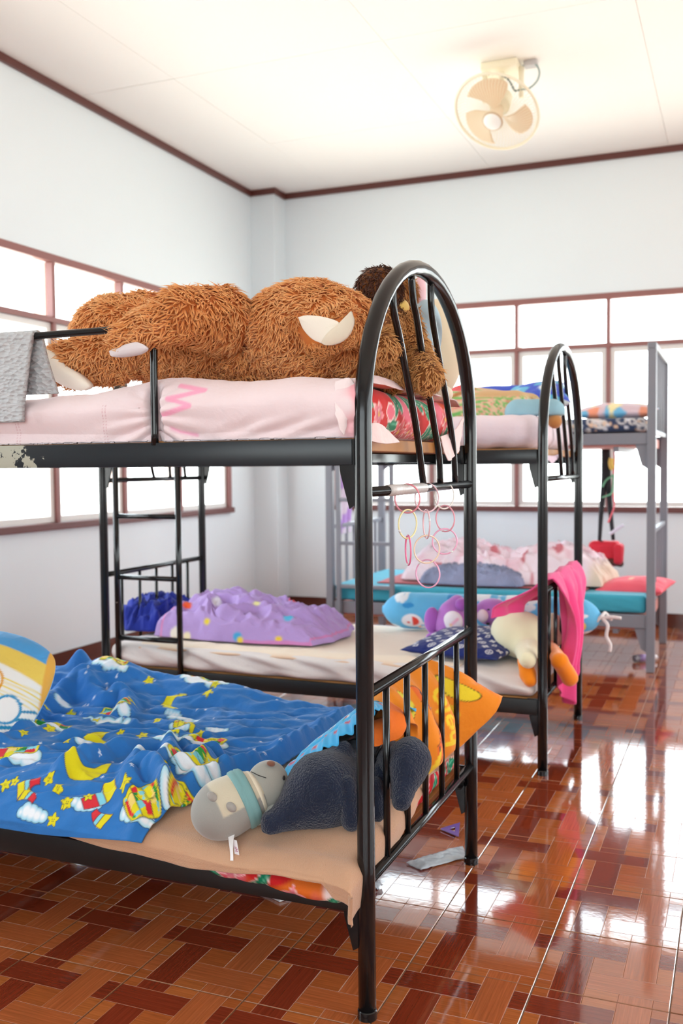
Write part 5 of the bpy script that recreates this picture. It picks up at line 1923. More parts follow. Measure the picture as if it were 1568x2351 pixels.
def paint_orange(u, v, s):
    c = np.zeros(u.shape+(3,)); c[...] = lin(238, 140, 34)
    over(c, sstep(u, -0.20, -0.30), lin(240, 118, 40))
    ye = lin(244, 208, 50)
    # lettering running up the pillow
    def stroke(pts, w=0.006): over(c, aa(segdist(u, v, pts)-w), ye)
    def ring(cx, cy, rx, ry, w=0.006, a0=0, a1=6.2832):
        th = np.linspace(a0, a1, 28)
        stroke([(cx+rx*math.cos(t), cy+ry*math.sin(t)) for t in th], w)
    # column one, reading upwards: h e l o
    X1 = 0.135
    stroke([(X1-0.024, -0.105), (X1+0.026, -0.105)]); stroke([(X1+0.022, -0.105), (X1+0.002, -0.100), (X1-0.004, -0.088), (X1+0.002, -0.076), (X1+0.024, -0.076)])
    ring(X1+0.008, -0.045, 0.017, 0.018, 0.005, 0.5, 5.6); stroke([(X1+0.008, -0.063), (X1+0.008, -0.028)], 0.004)
    stroke([(X1-0.026, -0.008), (X1+0.026, -0.008)])
    ring(X1+0.006, 0.032, 0.020, 0.022, 0.006)
    # column two: O t l
    X2 = 0.222
    ring(X2, -0.050, 0.030, 0.036, 0.008); stroke([(X2-0.034, 0.020), (X2+0.028, 0.020)], 0.008); stroke([(X2-0.012, 0.002), (X2-0.012, 0.042)], 0.006)
    stroke([(X2-0.034, 0.072), (X2+0.030, 0.072)], 0.009)
    # plain ornaments: striped curl, pale patch, yellow shapes near the corner
    d = np.abs(np.hypot((u+0.02)*1.0, (v+0.01)*0.55)-0.050)-0.013
    m = (u > -0.02)
    over(c, aa(d-0.0016)*m, lin(60, 40, 30)); over(c, aa(d)*m, lin(236, 110, 44))
    over(c, aa(d)*m*(np.sin(np.arctan2(v+0.01, u+0.02)*16) > 0.75), lin(70, 62, 62))
    d = np.hypot((u+0.075)*1.6, (v-0.055)*0.9)-0.04
    over(c, aa(d-0.0016), lin(120, 80, 30)); over(c, aa(d), lin(236, 218, 70))
    for q in ((-0.09, 0.085), (-0.075, 0.070)): over(c, aa(np.hypot(u-q[0], v-q[1])-0.007), lin(200, 110, 170))
    d = np.hypot((u-0.275)*1.0+(v-0.03)*0.4, (v-0.03)*0.55)-0.028
    over(c, aa(d-0.0022), lin(70, 50, 30)); over(c, aa(d), lin(240, 214, 50))
    over(c, sstep(u, 0.335, 0.35)*sstep(v, -0.2, 0.2), lin(236, 100, 50))
    for x0 in (-0.02, 0.06):
        d, _, _ = leaf_sd(u, v, x0, -0.13, 0.05, 0.012, 1.2)
        over(c, aa(d), ye)
    return c


def def_orange(P, A, B, s):
    P = P.copy()
    yv = P[..., 1]
    # bulge between the bars, pressed back at each bar
    bars = np.array([BY+q_ for q_ in (0.136, 0.286, 0.434, 0.584, 0.735)])
    dmin = np.min(np.abs(yv[..., None]-bars), -1)
    if s > 0:
        inner = np.clip(4*(1-A*A), 0, 1)*np.clip(4*(1-B*B), 0, 1)
        P[..., 0] += inner*(0.026*sstep(dmin, 0.004, 0.07)-0.012)
    # the near end is propped up on the navy plush, its lower edge inside the bed
    k = sstep(-A, 0.05, 0.75)*sstep(-B, -0.35, 0.8)
    P[..., 2] += 0.150*k
    P[..., 0] -= 0.075*k
    P[..., 1] += 0.09*k
    # rear top corner squeezed out past the last bar
    k = sstep(A, 0.60, 1.0)
    zt = 0.560
    P[..., 0] += 0.112*k
    P[..., 1] += 0.010*k
    P[..., 2] = zt+(P[..., 2]-zt)*(1-0.80*k**1.3)
    # near corner poking out between the first two bars
    k = sstep(-A, 0.25, 1.0)*sstep(B, -0.3, 0.9)
    P[..., 0] += 0.085*k
    P[..., 1] += 0.085*k
    P[..., 2] -= 0.040*k
    return P


oc = np.array([-0.812, 2.46, 0.520])
V, F, cc = pillow(oc, np.array([-0.0, 0.365, -0.004]), np.array([-0.055, 0.0, 0.138]), 0.056, 170, 120, 0.06, 0.010, 9, 2.3, deform=def_orange, paint=paint_orange)
o = mk('pillow', V, F, CLW, col=cc)
tag(o, 'orange pillow with yellow lettering bulging between the lower end bars', 'pillow')

# ------------------------------------------------------------------ pale blue pillow with ruffled rim, leaning on the orange one


def paint_sky(u, v, s):
    c = np.zeros(u.shape+(3,))
    c[...] = lin(72, 176, 226) if s > 0 else (0.012, 0.012, 0.014)
    rg = np.random.default_rng(4)
    for i in range(9):
        for j in range(9):
            cx, cy = -0.19+i*0.048+rg.uniform(-.006, .006), -0.24+j*0.06+rg.uniform(-.006, .006)
            if s > 0:
                over(c, aa(np.hypot(u-cx, v-cy)-0.007), lin(206, 70, 80)); over(c, aa(np.hypot(u-cx-0.009, v-cy+0.006)-0.005), lin(232, 226, 220))
                over(c, aa(np.hypot(u-cx+0.008, v-cy+0.008)-0.004), lin(70, 150, 80))
            elif rg.random() < 0.5:
                over(c, aa(np.hypot(u-cx, v-cy)-0.010), lin(120, 24, 30))
    return c


lo, hi = at(676, 1766, y=2.22), at(850, 1634, y=2.20)
VB = np.array([0.0, 0.20, -0.040])
pcn = (lo+hi)/2+VB+np.array([0, 0, 0.022])
Uv = (hi-lo)/2*1.0
V, F, cc = pillow(pcn, Uv, VB, 0.030, 110, 90, 0.03, 0.006, 14, 3.0, paint=paint_sky)
bp = thing('pillow', 'pale blue pillow with ruffled rim and black underside leaning on orange pillow', 'pillow', tuple(lo))
mk('cushion', V, F, CLW, bp, col=cc)
# ruffle: a wavy band all round
n = 900
th = np.linspace(0, 1, n, endpoint=False)*4
sq = np.zeros((n, 2))
for k in range(4):
    m = (th >= k) & (th < k+1); f = (th[m]-k)*2-1
    sq[m] = [(-1, 0), (0, -1), (1, 0), (0, 1)][k] if False else 0
    if k == 0: sq[m] = np.stack([f, -np.ones_like(f)], 1)
    if k == 1: sq[m] = np.stack([np.ones_like(f), f], 1)
    if k == 2: sq[m] = np.stack([-f, np.ones_like(f)], 1)
    if k == 3: sq[m] = np.stack([-np.ones_like(f), -f], 1)
Nn = np.cross(Uv, VB); Nn /= np.linalg.norm(Nn)
if Nn[2] < 0: Nn = -Nn
rows = []
lenU = np.linalg.norm(Uv)
for t in (0.0, 0.15, 0.3, 0.45, 0.6, 0.75, 0.9, 1.0):
    s2 = sq*(1+t*np.array([0.030/lenU, 0.085/0.20]))*0.985
    wob = (0.007*np.sin(th*2*math.pi*5+1.1*np.sin(th*9))+0.003*np.sin(th*2*math.pi*13))*t
    rows.append(pcn+s2[:, :1]*Uv+s2[:, 1:]*VB+Nn*(wob-0.040*t*t)[:, None])
G = np.stack(rows, 1); G = np.concatenate([G, G[:1]])
VV, FF, _ = sheet(G, 0.0022)
if vnormals(VV[:len(G)*8], grid_faces(len(G), 8))[:, 2].mean() < 0:
    VV, FF, _ = sheet(G[:, ::-1], 0.0022)
rcol = solid(lin(74, 176, 228), len(VV))
for k_ in range(30):
    a_ = (k_+0.5)/30*4
    i_ = int(a_/4*n)
    p_ = G[i_, 3]
    d_ = np.linalg.norm(VV-p_, axis=1)
    over(rcol, np.clip((0.011-d_)/0.003, 0, 1), lin(208, 70, 78))
    over(rcol, np.clip((0.008-np.linalg.norm(VV-p_-np.array([0.011, 0.004, 0]), axis=1))/0.003, 0, 1), lin(234, 228, 220))
mk('ruffle', VV, FF, CL, bp, col=rcol)
# ================================================================== middle bed
X2, Y2 = BED2
XR2, XL2 = X2-0.030, X2-BL+0.03
# upper bunk: pale pink mattress with puckered sides
V, F, L = rbox(((XR2+XL2)/2, Y2+0.447, 1.272+0.068), ((XR2-XL2)/2+0.01, 0.43, 0.066), 0.060, (0.012, 0.012, 0.008))
V += vnormals(V, F)*(0.006*n2(V[:, 0]+V[:, 1]*1.3, V[:, 2]*0.3, 14, 3)+0.004*fbm3(V, 9, 2))[:, None]
V[:, 2] = np.maximum(V[:, 2], 1.272)
c = solid(lin(236, 222, 232), len(V), 0.05, V, 7)
tag(mk('mattress', V, F, CLW, col=c), 'pale pink puckered mattress on the upper bunk of the middle bed', 'mattress')
tail([at(1250, 1046, x=X2-0.02), at(1272, 1046, x=X2-0.018), at(1290, 1040, x=X2-0.018)], [at(1262, 1060, x=X2-0.012), at(1268, 1064, x=X2-0.010), at(1280, 1052, x=X2-0.012)], 'sheet_tail', bpy.data.objects['mattress.002'], lin(222, 200, 218), 11)


def striped(P):
    """Tan cloth with fanned green and pink stripes."""
    x, y = P[:, 0], P[:, 1]*0.5+P[:, 2]
    c = np.tile(np.array(lin(232, 206, 172)), (len(P), 1))
    ox, oy = X2-0.42, 0.5*(Y2+0.25)+1.45
    a = np.arctan2(y-oy+0.02, -(x-ox)+0.25)
    over(c, np.clip(np.sin(a*34)*3-0.6, 0, 1), lin(122, 196, 110))
    over(c, np.clip(np.sin(a*34+2.4)*3-1.9, 0, 1), lin(240, 158, 150))
    over(c, np.clip((fbm3(P, 9, 2)-0.28)*9, 0, 1), lin(178, 120, 62))
    over(c, sstep(-x, 1.02-0.0, 1.10)*np.clip(fbm3(P, 7, 2)*6+0.3, 0, 1), lin(222, 64, 74))
    over(c, sstep(P[:, 2], 1.475, 1.495)*sstep(x, -1.05, -0.98), lin(214, 176, 128))
    return c


pd = thing('doll', 'big stuffed doll in striped tan and green cloth lying on middle upper bunk', 'stuffed toy', (X2-0.42, Y2+0.2, 1.405))
V, F, own = blob([('c', at(980, 950, y=Y2+0.22), at(1180, 938, y=Y2+0.22), 0.095, 0.075), ('c', at(1060, 930, y=Y2+0.32), at(1215, 930, y=Y2+0.30), 0.085, 0.05)], 0.010, 0.04, noise=lambda P: 0.006*fbm3(P, 10, 2), floor=1.400)
mk('body', V, F, CLW, pd, col=striped(V))
V, F, own = blob([('c', at(1190, 948, y=Y2+0.17), at(1268, 945, y=Y2+0.20), 0.058, 0.050)], 0.008, 0.04, noise=lambda P: 0.005*fbm3(P, 12, 2), floor=1.405)
mk('trouser_leg', V, F, CLW, pd, col=solid(lin(152, 196, 214), len(V), 0.06, V, 10))
V, F, own = blob([('c', at(1266, 948, x=X2-0.02), at(1274, 968, x=X2+0.016), 0.035, 0.028)], 0.007, 0.02)
mk('foot', V, F, PLU, pd, col=solid(lin(190, 132, 76), len(V)))
# blue pillow behind, seen through the spindles
bpc = at(1300, 918, y=Y2+0.62)


def paint_blue(u, v, s):
    c = np.zeros(u.shape+(3,)); c[...] = lin(40, 76, 206)
    over(c, np.clip((n2(u, v, 11, 4)-0.05)*20, 0, 1), lin(96, 186, 226))
    over(c, np.clip((n2(u, v, 9, 9)-0.25)*20, 0, 1), lin(226, 240, 248))
    return c


V, F, cc = pillow(np.array([X2-0.16, Y2+0.62, 1.50]), np.array([0.15, 0.02, 0.03]), np.array([-0.05, 0.20, 0.06]), 0.06, 50, 50, 0.06, 0.006, 5, paint=paint_blue)
tag(mk('pillow', V, F, CLW, col=cc), 'deep blue and sky blue pillow behind the spindles of middle upper bunk', 'pillow')
V, F, cc = pillow(at(1135, 915, y=Y2+0.70)+np.array([-0.02, 0, -0.005]), np.array([0.26, 0, 0]), np.array([0.0, 0.10, 0.05]), 0.05, 50, 40, 0.06, 0.006, 6, paint=lambda u, v, s: paint_blue(u+1, v, s))
tag(mk('pillow', V, F, CLW, col=cc), 'blue pillow lying behind the striped doll on middle upper bunk', 'pillow')

# lower bunk: white mattress
V, F, L = rbox(((XR2+XL2)/2, Y2+0.445, 0.297+0.052), ((XR2-XL2)/2, 0.445, 0.050), 0.030, (0.010, 0.010, 0.008))
side = 1-sstep(V[:, 1], Y2+0.0, Y2+0.05)
V[:, 1] += side*2.0*(0.007*np.sin((V[:, 0]*0.9+V[:, 2]*2.5)*26+3*n2(V[:, 0], V[:, 2], 5, 3))*0.6+0.006*n2(V[:, 0]*0.5+V[:, 2]*2, V[:, 2], 16, 2))-side*0.012
V[:, 2] += 0.006*n2(V[:, 0], V[:, 1], 6, 8)*sstep(V[:, 2], 0.33, 0.39)
dr = sstep(V[:, 0], XR2-0.45, XR2)*(1-sstep(V[:, 1], Y2, Y2+0.12))
V[:, 2] -= 0.020*dr*sstep(V[:, 2], 0.30, 0.39)
c = solid(lin(222, 214, 210), len(V), 0.04, V, 5)
tag(mk('mattress', V, F, CLW, col=c), 'white mattress with creased sides on the lower bunk of the middle bed', 'mattress')
# thin cream mat on it
nu, nv = 180, 70
a, b_ = np.meshgrid(np.linspace(-2.55, X2-0.34, nu), np.linspace(Y2-0.004, Y2+0.80, nv), indexing='ij')
z = 0.408+0.004*n2(a, b_, 6, 3)+0.003*n2(a, b_, 18, 4)+0.014*np.exp(-((b_-Y2-0.055-0.03*n2(a, a*0, 3, 5))/0.022)**2)*(0.4+np.abs(n2(a, b_*0, 5, 6))*2)
z = z-0.020*(1-sstep(b_, Y2-0.004, Y2+0.035))-0.016*sstep(a, X2-0.65, X2-0.34)*(1-sstep(b_, Y2, Y2+0.15))
c = np.zeros(a.shape+(3,)); c[...] = lin(238, 222, 202)
over(c, sstep(-b_, -Y2-0.02, -Y2+0.004), lin(226, 192, 162))
VV, FF, cc = sheet(np.stack([a, b_+0.01*n2(a, a*0, 6, 9), z], -1), 0.008, c)
tag(mk('mat', VV, FF, CLW, col=cc), 'thin cream mat lying on the white mattress of middle bed', 'mat')


def heap(name, label, cat, lo, hi, y0, y1, zb, height, colf, seed, ridges=10, freq=7, n=(170, 110), shape=None, thick=0.006, m=None, parent=None, edge=0.25):
    """Crumpled blanket: heaped cloth with folds, its rim lying on the bed."""
    nu, nv = n
    sq_ = lambda t: np.sign(t)*(1-(1-np.abs(t))**1.7)
    A, B = np.meshgrid(sq_(np.linspace(-1, 1, nu)), sq_(np.linspace(-1, 1, nv)), indexing='ij')
    rad = np.maximum(np.abs(A)**2.4+np.abs(B)**2.4, 1e-6)**(1/2.4)
    rim = 1+0.10*n2(A, B, 1.6, seed)+0.05*n2(A, B, 4, seed+1)
    x = (lo+hi)/2+(hi-lo)/2*A*rim*(1-0.12*B*B)
    y = (y0+y1)/2+(y1-y0)/2*B*rim*(1-0.12*A*A)
    prof = np.clip(1-np.maximum(np.abs(A), np.abs(B))**3.2, 0, 1)**0.55
    if shape is not None: prof = prof*shape(A, B)
    wx, wy = A+0.25*n2(A, B, 1.7, seed+2), B+0.25*n2(A, B, 1.7, seed+3)
    f = (0.5-2.0*np.abs(n2(wx*1.0, wy*1.7, freq*0.45, seed+4)))*0.42+(0.5-2*np.abs(n2(wx*1.3+wy*0.8, wy-wx*0.5, freq*1.0, seed+5)))*0.22+n2(wx, wy, freq*2.2, seed+6)*0.08
    z = zb+height*prof*np.maximum(0.80+f, 0.12)+0.004
    # overhanging folds
    x = x+height*0.35*n2(A, B, 3.1, seed+7)*prof
    y = y-height*0.35*n2(A, B, 3.3, seed+8)*prof
    P = np.stack([x, y, z], -1)
    c = colf(A, B, x, y, z)
    VV, FF, cc = sheet(P, thick, c)
    if parent is not None: return mk(name, VV, FF, m or CLW, parent, col=cc)
    return tag(mk(name, VV, FF, m or CLW, col=cc), label, cat)


def lilac(A, B, x, y, z):
    c = np.zeros(A.shape+(3,)); c[...] = lin(182, 152, 210)
    Q_ = np.stack([x, y, z-CAMZ], -1).reshape(-1, 3)
    dz_ = Q_@CF
    sx_, sy_ = WPX/2+FPX*(Q_@CR)/dz_, HPX/2-FPX*(Q_@CU)/dz_
    for i, (px, py, r, col_) in enumerate(((430, 1390, .04, lin(236, 90, 40)), (475, 1425, .022, lin(240, 214, 60)), (662, 1415, .035, lin(86, 180, 216)), (545, 1462, .032, lin(70, 170, 220)),
                             (552, 1470, .02, lin(240, 210, 70)), (640, 1468, .022, lin(240, 206, 60)), (680, 1370, .03, lin(226, 70, 60)), (590, 1385, .028, lin(226, 216, 150)), (405, 1455, .05, lin(236, 226, 214)), (500, 1380, .04, lin(232, 228, 236)), (430, 1460, .03, lin(240, 226, 190)))):
        # printed motifs by place on the heap
        k_ = np.argmin((sx_-px)**2+(sy_-py)**2+((dz_-dz_.min())*14)**2)
        t = np.array([x.ravel()[k_], y.ravel()[k_], z.ravel()[k_]])
        d = np.sqrt((x-t[0])**2+(y-t[1])**2+(z-t[2])**2)-r*0.8*(0.8+0.4*np.abs(n2(x, y, 40, i)))
        over(c, aa(d, 0.006), col_)
    over(c, sstep(-B, 0.988, 0.994)*(A > 0.2), lin(206, 134, 190)); over(c, sstep(np.abs(A-0.97), 0.012, 0.006), lin(206, 134, 190))
    over(c, sstep(np.abs(A+0.78-0.1*B), 0.02, 0.012), lin(214, 142, 196))
    return c


lt, rt_ = at(352, 1465, y=Y2+0.20)[0], at(745, 1470, y=Y2+0.14)[0]
heap('blanket', 'crumpled lilac blanket with coloured motifs on the lower bunk of the middle bed', 'blanket', lt, rt_, Y2+0.10, Y2+0.62, 0.415, 0.205, lilac, 5, freq=5, n=(200, 120),
     shape=lambda A, B: 0.74+0.20*np.cos((A+0.45)*2.0)+0.22*np.exp(-((A-0.72)/0.12)**2)*(B > -0.4))
navy_c = lambda A, B, x, y, z: np.tile(np.array(lin(36, 52, 150)), A.shape+(1,))*(1+0.3*n2(x, y, 14, 3))[..., None]
heap('blanket', 'royal blue cloth bunched at the ladder end beneath the lilac blanket', 'cloth', at(300, 1440, y=Y2+0.4)[0], at(400, 1440, y=Y2+0.4)[0]+0.02, Y2+0.22, Y2+0.66, 0.413, 0.15, navy_c, 9, freq=5, n=(70, 70))
heap('blanket', 'royal blue cloth showing at the right end beneath the lilac blanket', 'cloth', at(690, 1420, y=Y2+0.5)[0], at(765, 1420, y=Y2+0.5)[0], Y2+0.38, Y2+0.66, 0.413, 0.075, navy_c, 13, freq=5, n=(60, 60))

# sky blue bolster along the far side, tied with white string
bo = thing('bolster', 'sky blue printed bolster tied with white string, along middle lower bunk', 'bolster', (-1.1, Y2+0.78, 0.41))
p0, p1 = at(905, 1425, y=Y2+0.74), at(1352, 1402, y=Y2+0.80)
p0[2] = 0.415+0.088; p1[2] = 0.505
n_, k_ = 60, 40
ts = np.linspace(-0.06, 1.06, n_)
rr = 0.088*np.clip(1-np.clip((np.abs(ts-0.5)-0.42)/0.14, 0, 1)**2.2, 0.10, 1)**0.6
pth = [p0+(p1-p0)*t for t in ts]
V, F = tube_geo(pth, rr, k_)
V = np.array(V)
ang = np.tile(np.arange(k_)*2*math.pi/k_, n_); tt = np.repeat(ts, k_)
V[:, 2] = np.maximum(V[:, 2], 0.417)
V += (0.004*fbm3(V, 12, 2))[:, None]*np.array([0, -1, 1])
c = np.tile(np.array(lin(78, 176, 226)), (len(V), 1))
rg = np.random.default_rng(8)
Lb = np.linalg.norm(p1-p0)
# finer print needs a finer skin
n_, k_ = 260, 150
ts = np.linspace(-0.06, 1.06, n_)
rr = 0.088*np.clip(1-np.clip((np.abs(ts-0.5)-0.42)/0.14, 0, 1)**2.2, 0.08, 1)**0.6
V, F = tube_geo([p0+(p1-p0)*t for t in ts], rr, k_)
V = np.array(V); V[:, 2] = np.maximum(V[:, 2], 0.417); V += (0.004*fbm3(V, 12, 2))[:, None]*np.array([0, -1, 1])
u, v = np.repeat(ts*Lb, k_), (V[:, 2]-0.5)*1.3-(V[:, 1]-p0[1])*0.4
c = np.tile(np.array(lin(104, 188, 232)), (len(V), 1))
for i in range(46):
    cx, cy_ = rg.uniform(0, Lb), rg.uniform(-0.12, 0.12)
    over(c, aa(cloud_sd(u, v, cx, cy_, rg.uniform(0.016, 0.032), 1.6, i), 0.003), lin(238, 244, 250) if i % 3 else lin(56, 150, 214))
for i in range(9):
    cx, cy_ = rg.uniform(0, Lb), rg.uniform(-0.1, 0.1)
    over(c, aa(np.hypot((u-cx)*2.0, (v-cy_)*0.8)-0.022, 0.003), lin(240, 206, 90) if i % 2 else lin(242, 186, 170))
over(c, aa(np.hypot(u-0.11, v+0.02)-0.052, 0.003), lin(240, 240, 246)); over(c, aa(np.maximum(np.hypot(u-0.11, (v+0.02))-0.035, -(u-0.112)), 0.003), lin(232, 74, 60)); over(c, aa(np.hypot(u-0.092, v+0.03)-0.008, 0.003), lin(226, 80, 70))
mk('cover', V, F, CLW, bo, col=c)
e = p1+(p1-p0)/Lb*0.052
WS = mat('white_cotton_cord', lin(232, 226, 224), 0.9, bump=0.3, bscale=300)
b = MB()
b.tube(smooth_path([e+np.array([-0.02, -0.03, -0.02]), e+np.array([0.01, -0.03, 0.012]), e+np.array([0.02, 0.01, 0.02]), e+np.array([0.045, 0.0, -0.005]), e+np.array([0.05, -0.02, 0.0])], 6), 0.008, 8)
b.obj('string_knot', WS, bo, smooth=True)
MB().tube(smooth_path([e+np.array([0.01, -0.02, 0]), e+np.array([0.035, -0.03, -0.03]), e+np.array([0.030, -0.03, -0.08]), e+np.array([0.048, -0.03, -0.12]), e+np.array([0.045, -0.03, -0.15])], 6), 0.0085, 8).obj('string', WS, bo, smooth=True)
MB().tube(smooth_path([e+np.array([0.01, -0.02, 0.0]), e+np.array([0.05, -0.025, 0.008]), e+np.array([0.095, -0.03, 0.006])], 6), 0.008, 8).obj('string', WS, bo, smooth=True)

# purple plush with pale muzzle
pp = thing('plush_toy', 'purple plush toy with white belly and big ears lying on middle lower bunk', 'plush toy', (-1.15, Y2+0.45, 0.415))
yq = Y2+0.45
PUR = lin(188, 122, 206)
V, F, own = blob([('e', at(1035, 1430, y=yq), (0.085, 0.07, 0.072)), ('e', at(1130, 1405, y=yq+0.1), (0.080, 0.07, 0.062)), ('c', at(1030, 1400, y=yq), at(1050, 1384, y=yq+0.03), 0.038, 0.036), ('e', at(1178, 1402, y=yq+0.12), (0.05, 0.04, 0.042))], 0.007, 0.02, floor=0.415)
mk('body', V, F, PLU, pp, col=solid(PUR, len(V), 0.06, V, 9))
for (px, py, yy, rx, rz) in ((992, 1424, yq-0.03, 0.036, 0.060), (1003, 1465, yq-0.04, 0.052, 0.030), (1060, 1388, yq+0.0, 0.03, 0.03)):
    V, F, _ = blob([('e', at(px, py, y=yy), (rx, 0.035, rz))], 0.006, 0.01, floor=0.414)
    mk('limb', V, F, PLU, pp, col=solid(lin(170, 96, 190), len(V)))
V, F, _ = blob([('e', at(1040, 1428, y=yq-0.055), (0.046, 0.022, 0.050))], 0.005, 0.01)
c = solid(lin(240, 232, 240), len(V))
q = at(1045, 1428, y=yq-0.075)
over(c, aa(segdist(V[:, 0], V[:, 2], [(q[0]-0.015, q[2]-0.012), (q[0]+0.01, q[2]+0.012)])-0.006, 0.004), lin(240, 170, 200))
over(c, aa(np.hypot(V[:, 0]-q[0]+0.02, V[:, 2]-q[2]+0.015)-0.007, 0.004), lin(236, 190, 150))
mk('belly', V, F, PLU, pp, col=c)
V, F, _ = blob([('e', at(1108, 1414, y=yq+0.025), (0.026, 0.020, 0.030))], 0.005, 0.01)
mk('muzzle', V, F, PLU, pp, col=solid(lin(236, 214, 226), len(V)))
for px, py in ((1122, 1400), (1120, 1432)):
    V, F, _ = blob([('e', at(px, py, y=yq+0.038), (0.009, 0.006, 0.006))], 0.002, 0.01)
    mk('eye', V, F, INK, pp)

# navy pillow with pale four-petal and ring marks
pc2 = at(1085, 1497, y=Y2+0.27); pc2[2] = 0.455


def paint_mono(u, v, s):
    c = np.zeros(u.shape+(3,)); c[...] = lin(28, 44, 112)
    w = lin(222, 224, 232)
    k = 0
    for i in range(-5, 6):
        for j in range(-5, 6):
            cx, cy_ = i*0.062+(0.031 if j % 2 else 0), j*0.036
            t = (i*2+j*3) % 4
            X, Y = u-cx, v-cy_
            if t == 0:
                a = np.arctan2(Y, X); r = np.hypot(X, Y)
                over(c, aa(r-0.016*(0.45+0.55*np.abs(np.cos(2*a))), 0.0016), w); over(c, aa(r-0.003, 0.001), lin(28, 44, 112))
            elif t == 1:
                r = np.hypot(X, Y); over(c, aa(np.abs(r-0.014)-0.0022, 0.0014), w)
                a = np.arctan2(Y, X); over(c, aa(r-0.010*np.abs(np.cos(2*a)), 0.0014), w)
            elif t == 2:
                a = np.arctan2(Y, X)+0.785; r = np.hypot(X, Y)
                over(c, aa(r-0.015*np.abs(np.cos(2*a))**0.6, 0.0014), w)
            else:
                over(c, aa(segdist(X, Y, [(-0.012, -0.010), (-0.004, 0.012), (0.004, -0.010)])-0.002, 0.0014), w)
                over(c, aa(segdist(X, Y, [(-0.012, 0.010), (-0.012, -0.012), (0.002, -0.012)])-0.0018, 0.0014), w)
    return c


V, F, cc = pillow(pc2, np.array([0.205, 0.0, -0.008]), np.array([0.05, 0.215, 0.020]), 0.045, 170, 160, 0.05, 0.010, 17, 2.2, paint=paint_mono)
V[:, 2] = np.maximum(V[:, 2], 0.405-0.02*sstep(V[:, 0], -1.0, -0.8))
tag(mk('pillow', V, F, CLW, col=cc), 'navy pillow patterned with white flower and ring emblems, middle lower bunk', 'pillow')

# cream duck with orange feet
dk = thing('plush_toy', 'cream plush duck with orange feet dangling at the end of middle lower bunk', 'plush toy', (X2-0.12, Y2+0.2, 0.40))
V, F, own = blob([('e', at(1196, 1456, x=X2-0.14), (0.115, 0.10, 0.098)), ('c', at(1210, 1478, x=X2-0.12), at(1212, 1515, x=X2-0.055), 0.062, 0.034), ('e', at(1168, 1448, x=X2-0.20), (0.075, 0.07, 0.07)),
                  ('c', at(1268, 1436, x=X2-0.05), at(1270, 1466, x=X2-0.035), 0.055, 0.040)], 0.008, 0.03, noise=lambda P: 0.004*fbm3(P, 12, 2))
mk('body', V, F, PLU, dk, col=solid(lin(240, 232, 196), len(V), 0.05, V, 8))
for pts, ra, rb, rc in (([at(1205, 1518, x=X2-0.075), at(1212, 1548, x=X2-0.060), at(1217, 1562, x=X2-0.048)], 0.030, 0.031, 0.026), ([at(1264, 1482, x=X2-0.03), at(1285, 1518, x=X2+0.055), at(1308, 1556, x=X2+0.085)], 0.024, 0.032, 0.034)):
    V, F, _ = blob([('c', pts[0], pts[1], ra, rb), ('c', pts[1], pts[2], rb, rc)], 0.006, 0.01, noise=lambda P: 0.002*fbm3(P, 20, 2))
    mk('foot', V, F, PLU, dk, col=solid(lin(250, 140, 22), len(V)))

# hot pink towel over the end rail of the middle bed
tw = []
nu, nv = 60, 150
yA, yB = at(1262, 1345, x=X2)[1], at(1318, 1320, x=X2)[1]
A, S = np.meshgrid(np.linspace(0, 1, nu), np.linspace(-1, 1, nv), indexing='ij')
tipz = at(1295, 1640, x=X2+0.03)
lf = np.where(S < 0, 0.20-0.05*A, 0.56-0.65*np.abs(A-0.42)**1.5+0.02*np.cos(A*9))
arc = np.abs(S)*lf
R = 0.024
q = np.clip(arc/R, 0, math.pi/2)
fl = np.clip(arc/0.38, 0, 1)
x = X2+np.sign(S)*R*np.sin(q)
# inside it slides down over the duck, away from the rail; outside it hangs in a gathered bunch
x = np.where(S < 0, x-0.16*sstep(arc, 0.0, 0.16)*(1-0.5*A), x+0.030*np.sin(fl*2.4))
z = 0.716+R*np.cos(q)-np.maximum(arc-R*math.pi/2, 0)*np.where(S < 0, 0.75, 1.0)
ym = yA+(yB-yA)*A
cen = np.where(S > 0, tipz[1]+(0.5*(yA+yB)-tipz[1])*(1-fl)**1.3+0.05*np.sin(fl*3), yA+(yB-yA)*0.40-0.12*fl)
y = cen+(ym-0.5*(yA+yB))*np.where(S > 0, 1.0-0.62*sstep(fl, 0.0, 0.7), 1.0-0.25*fl)
x = x+np.sign(S)*(0.026*np.sin(A*15+2*fl)*np.clip(arc/0.06, 0, 1)+0.014*np.sin(A*31+2)*np.clip(arc/0.08, 0, 1))
x = np.where(S > 0, np.maximum(x, X2+0.014), np.minimum(x, X2-0.014))
z = z+0.030*np.abs(np.sin(A*7+0.5))*np.exp(-(arc/0.03)**2)+0.02*n2(A, S, 2.5, 3)*fl
P = np.stack([x, y, z], -1)
c = np.zeros(A.shape+(3,)); c[...] = lin(242, 84, 148)
VV, FF, cc = sheet(P[:, ::-1], 0.007, c)
tag(mk('towel', VV, FF, FLC, col=cc), 'hot pink towel hung over the lower end rail of the middle bed', 'towel')

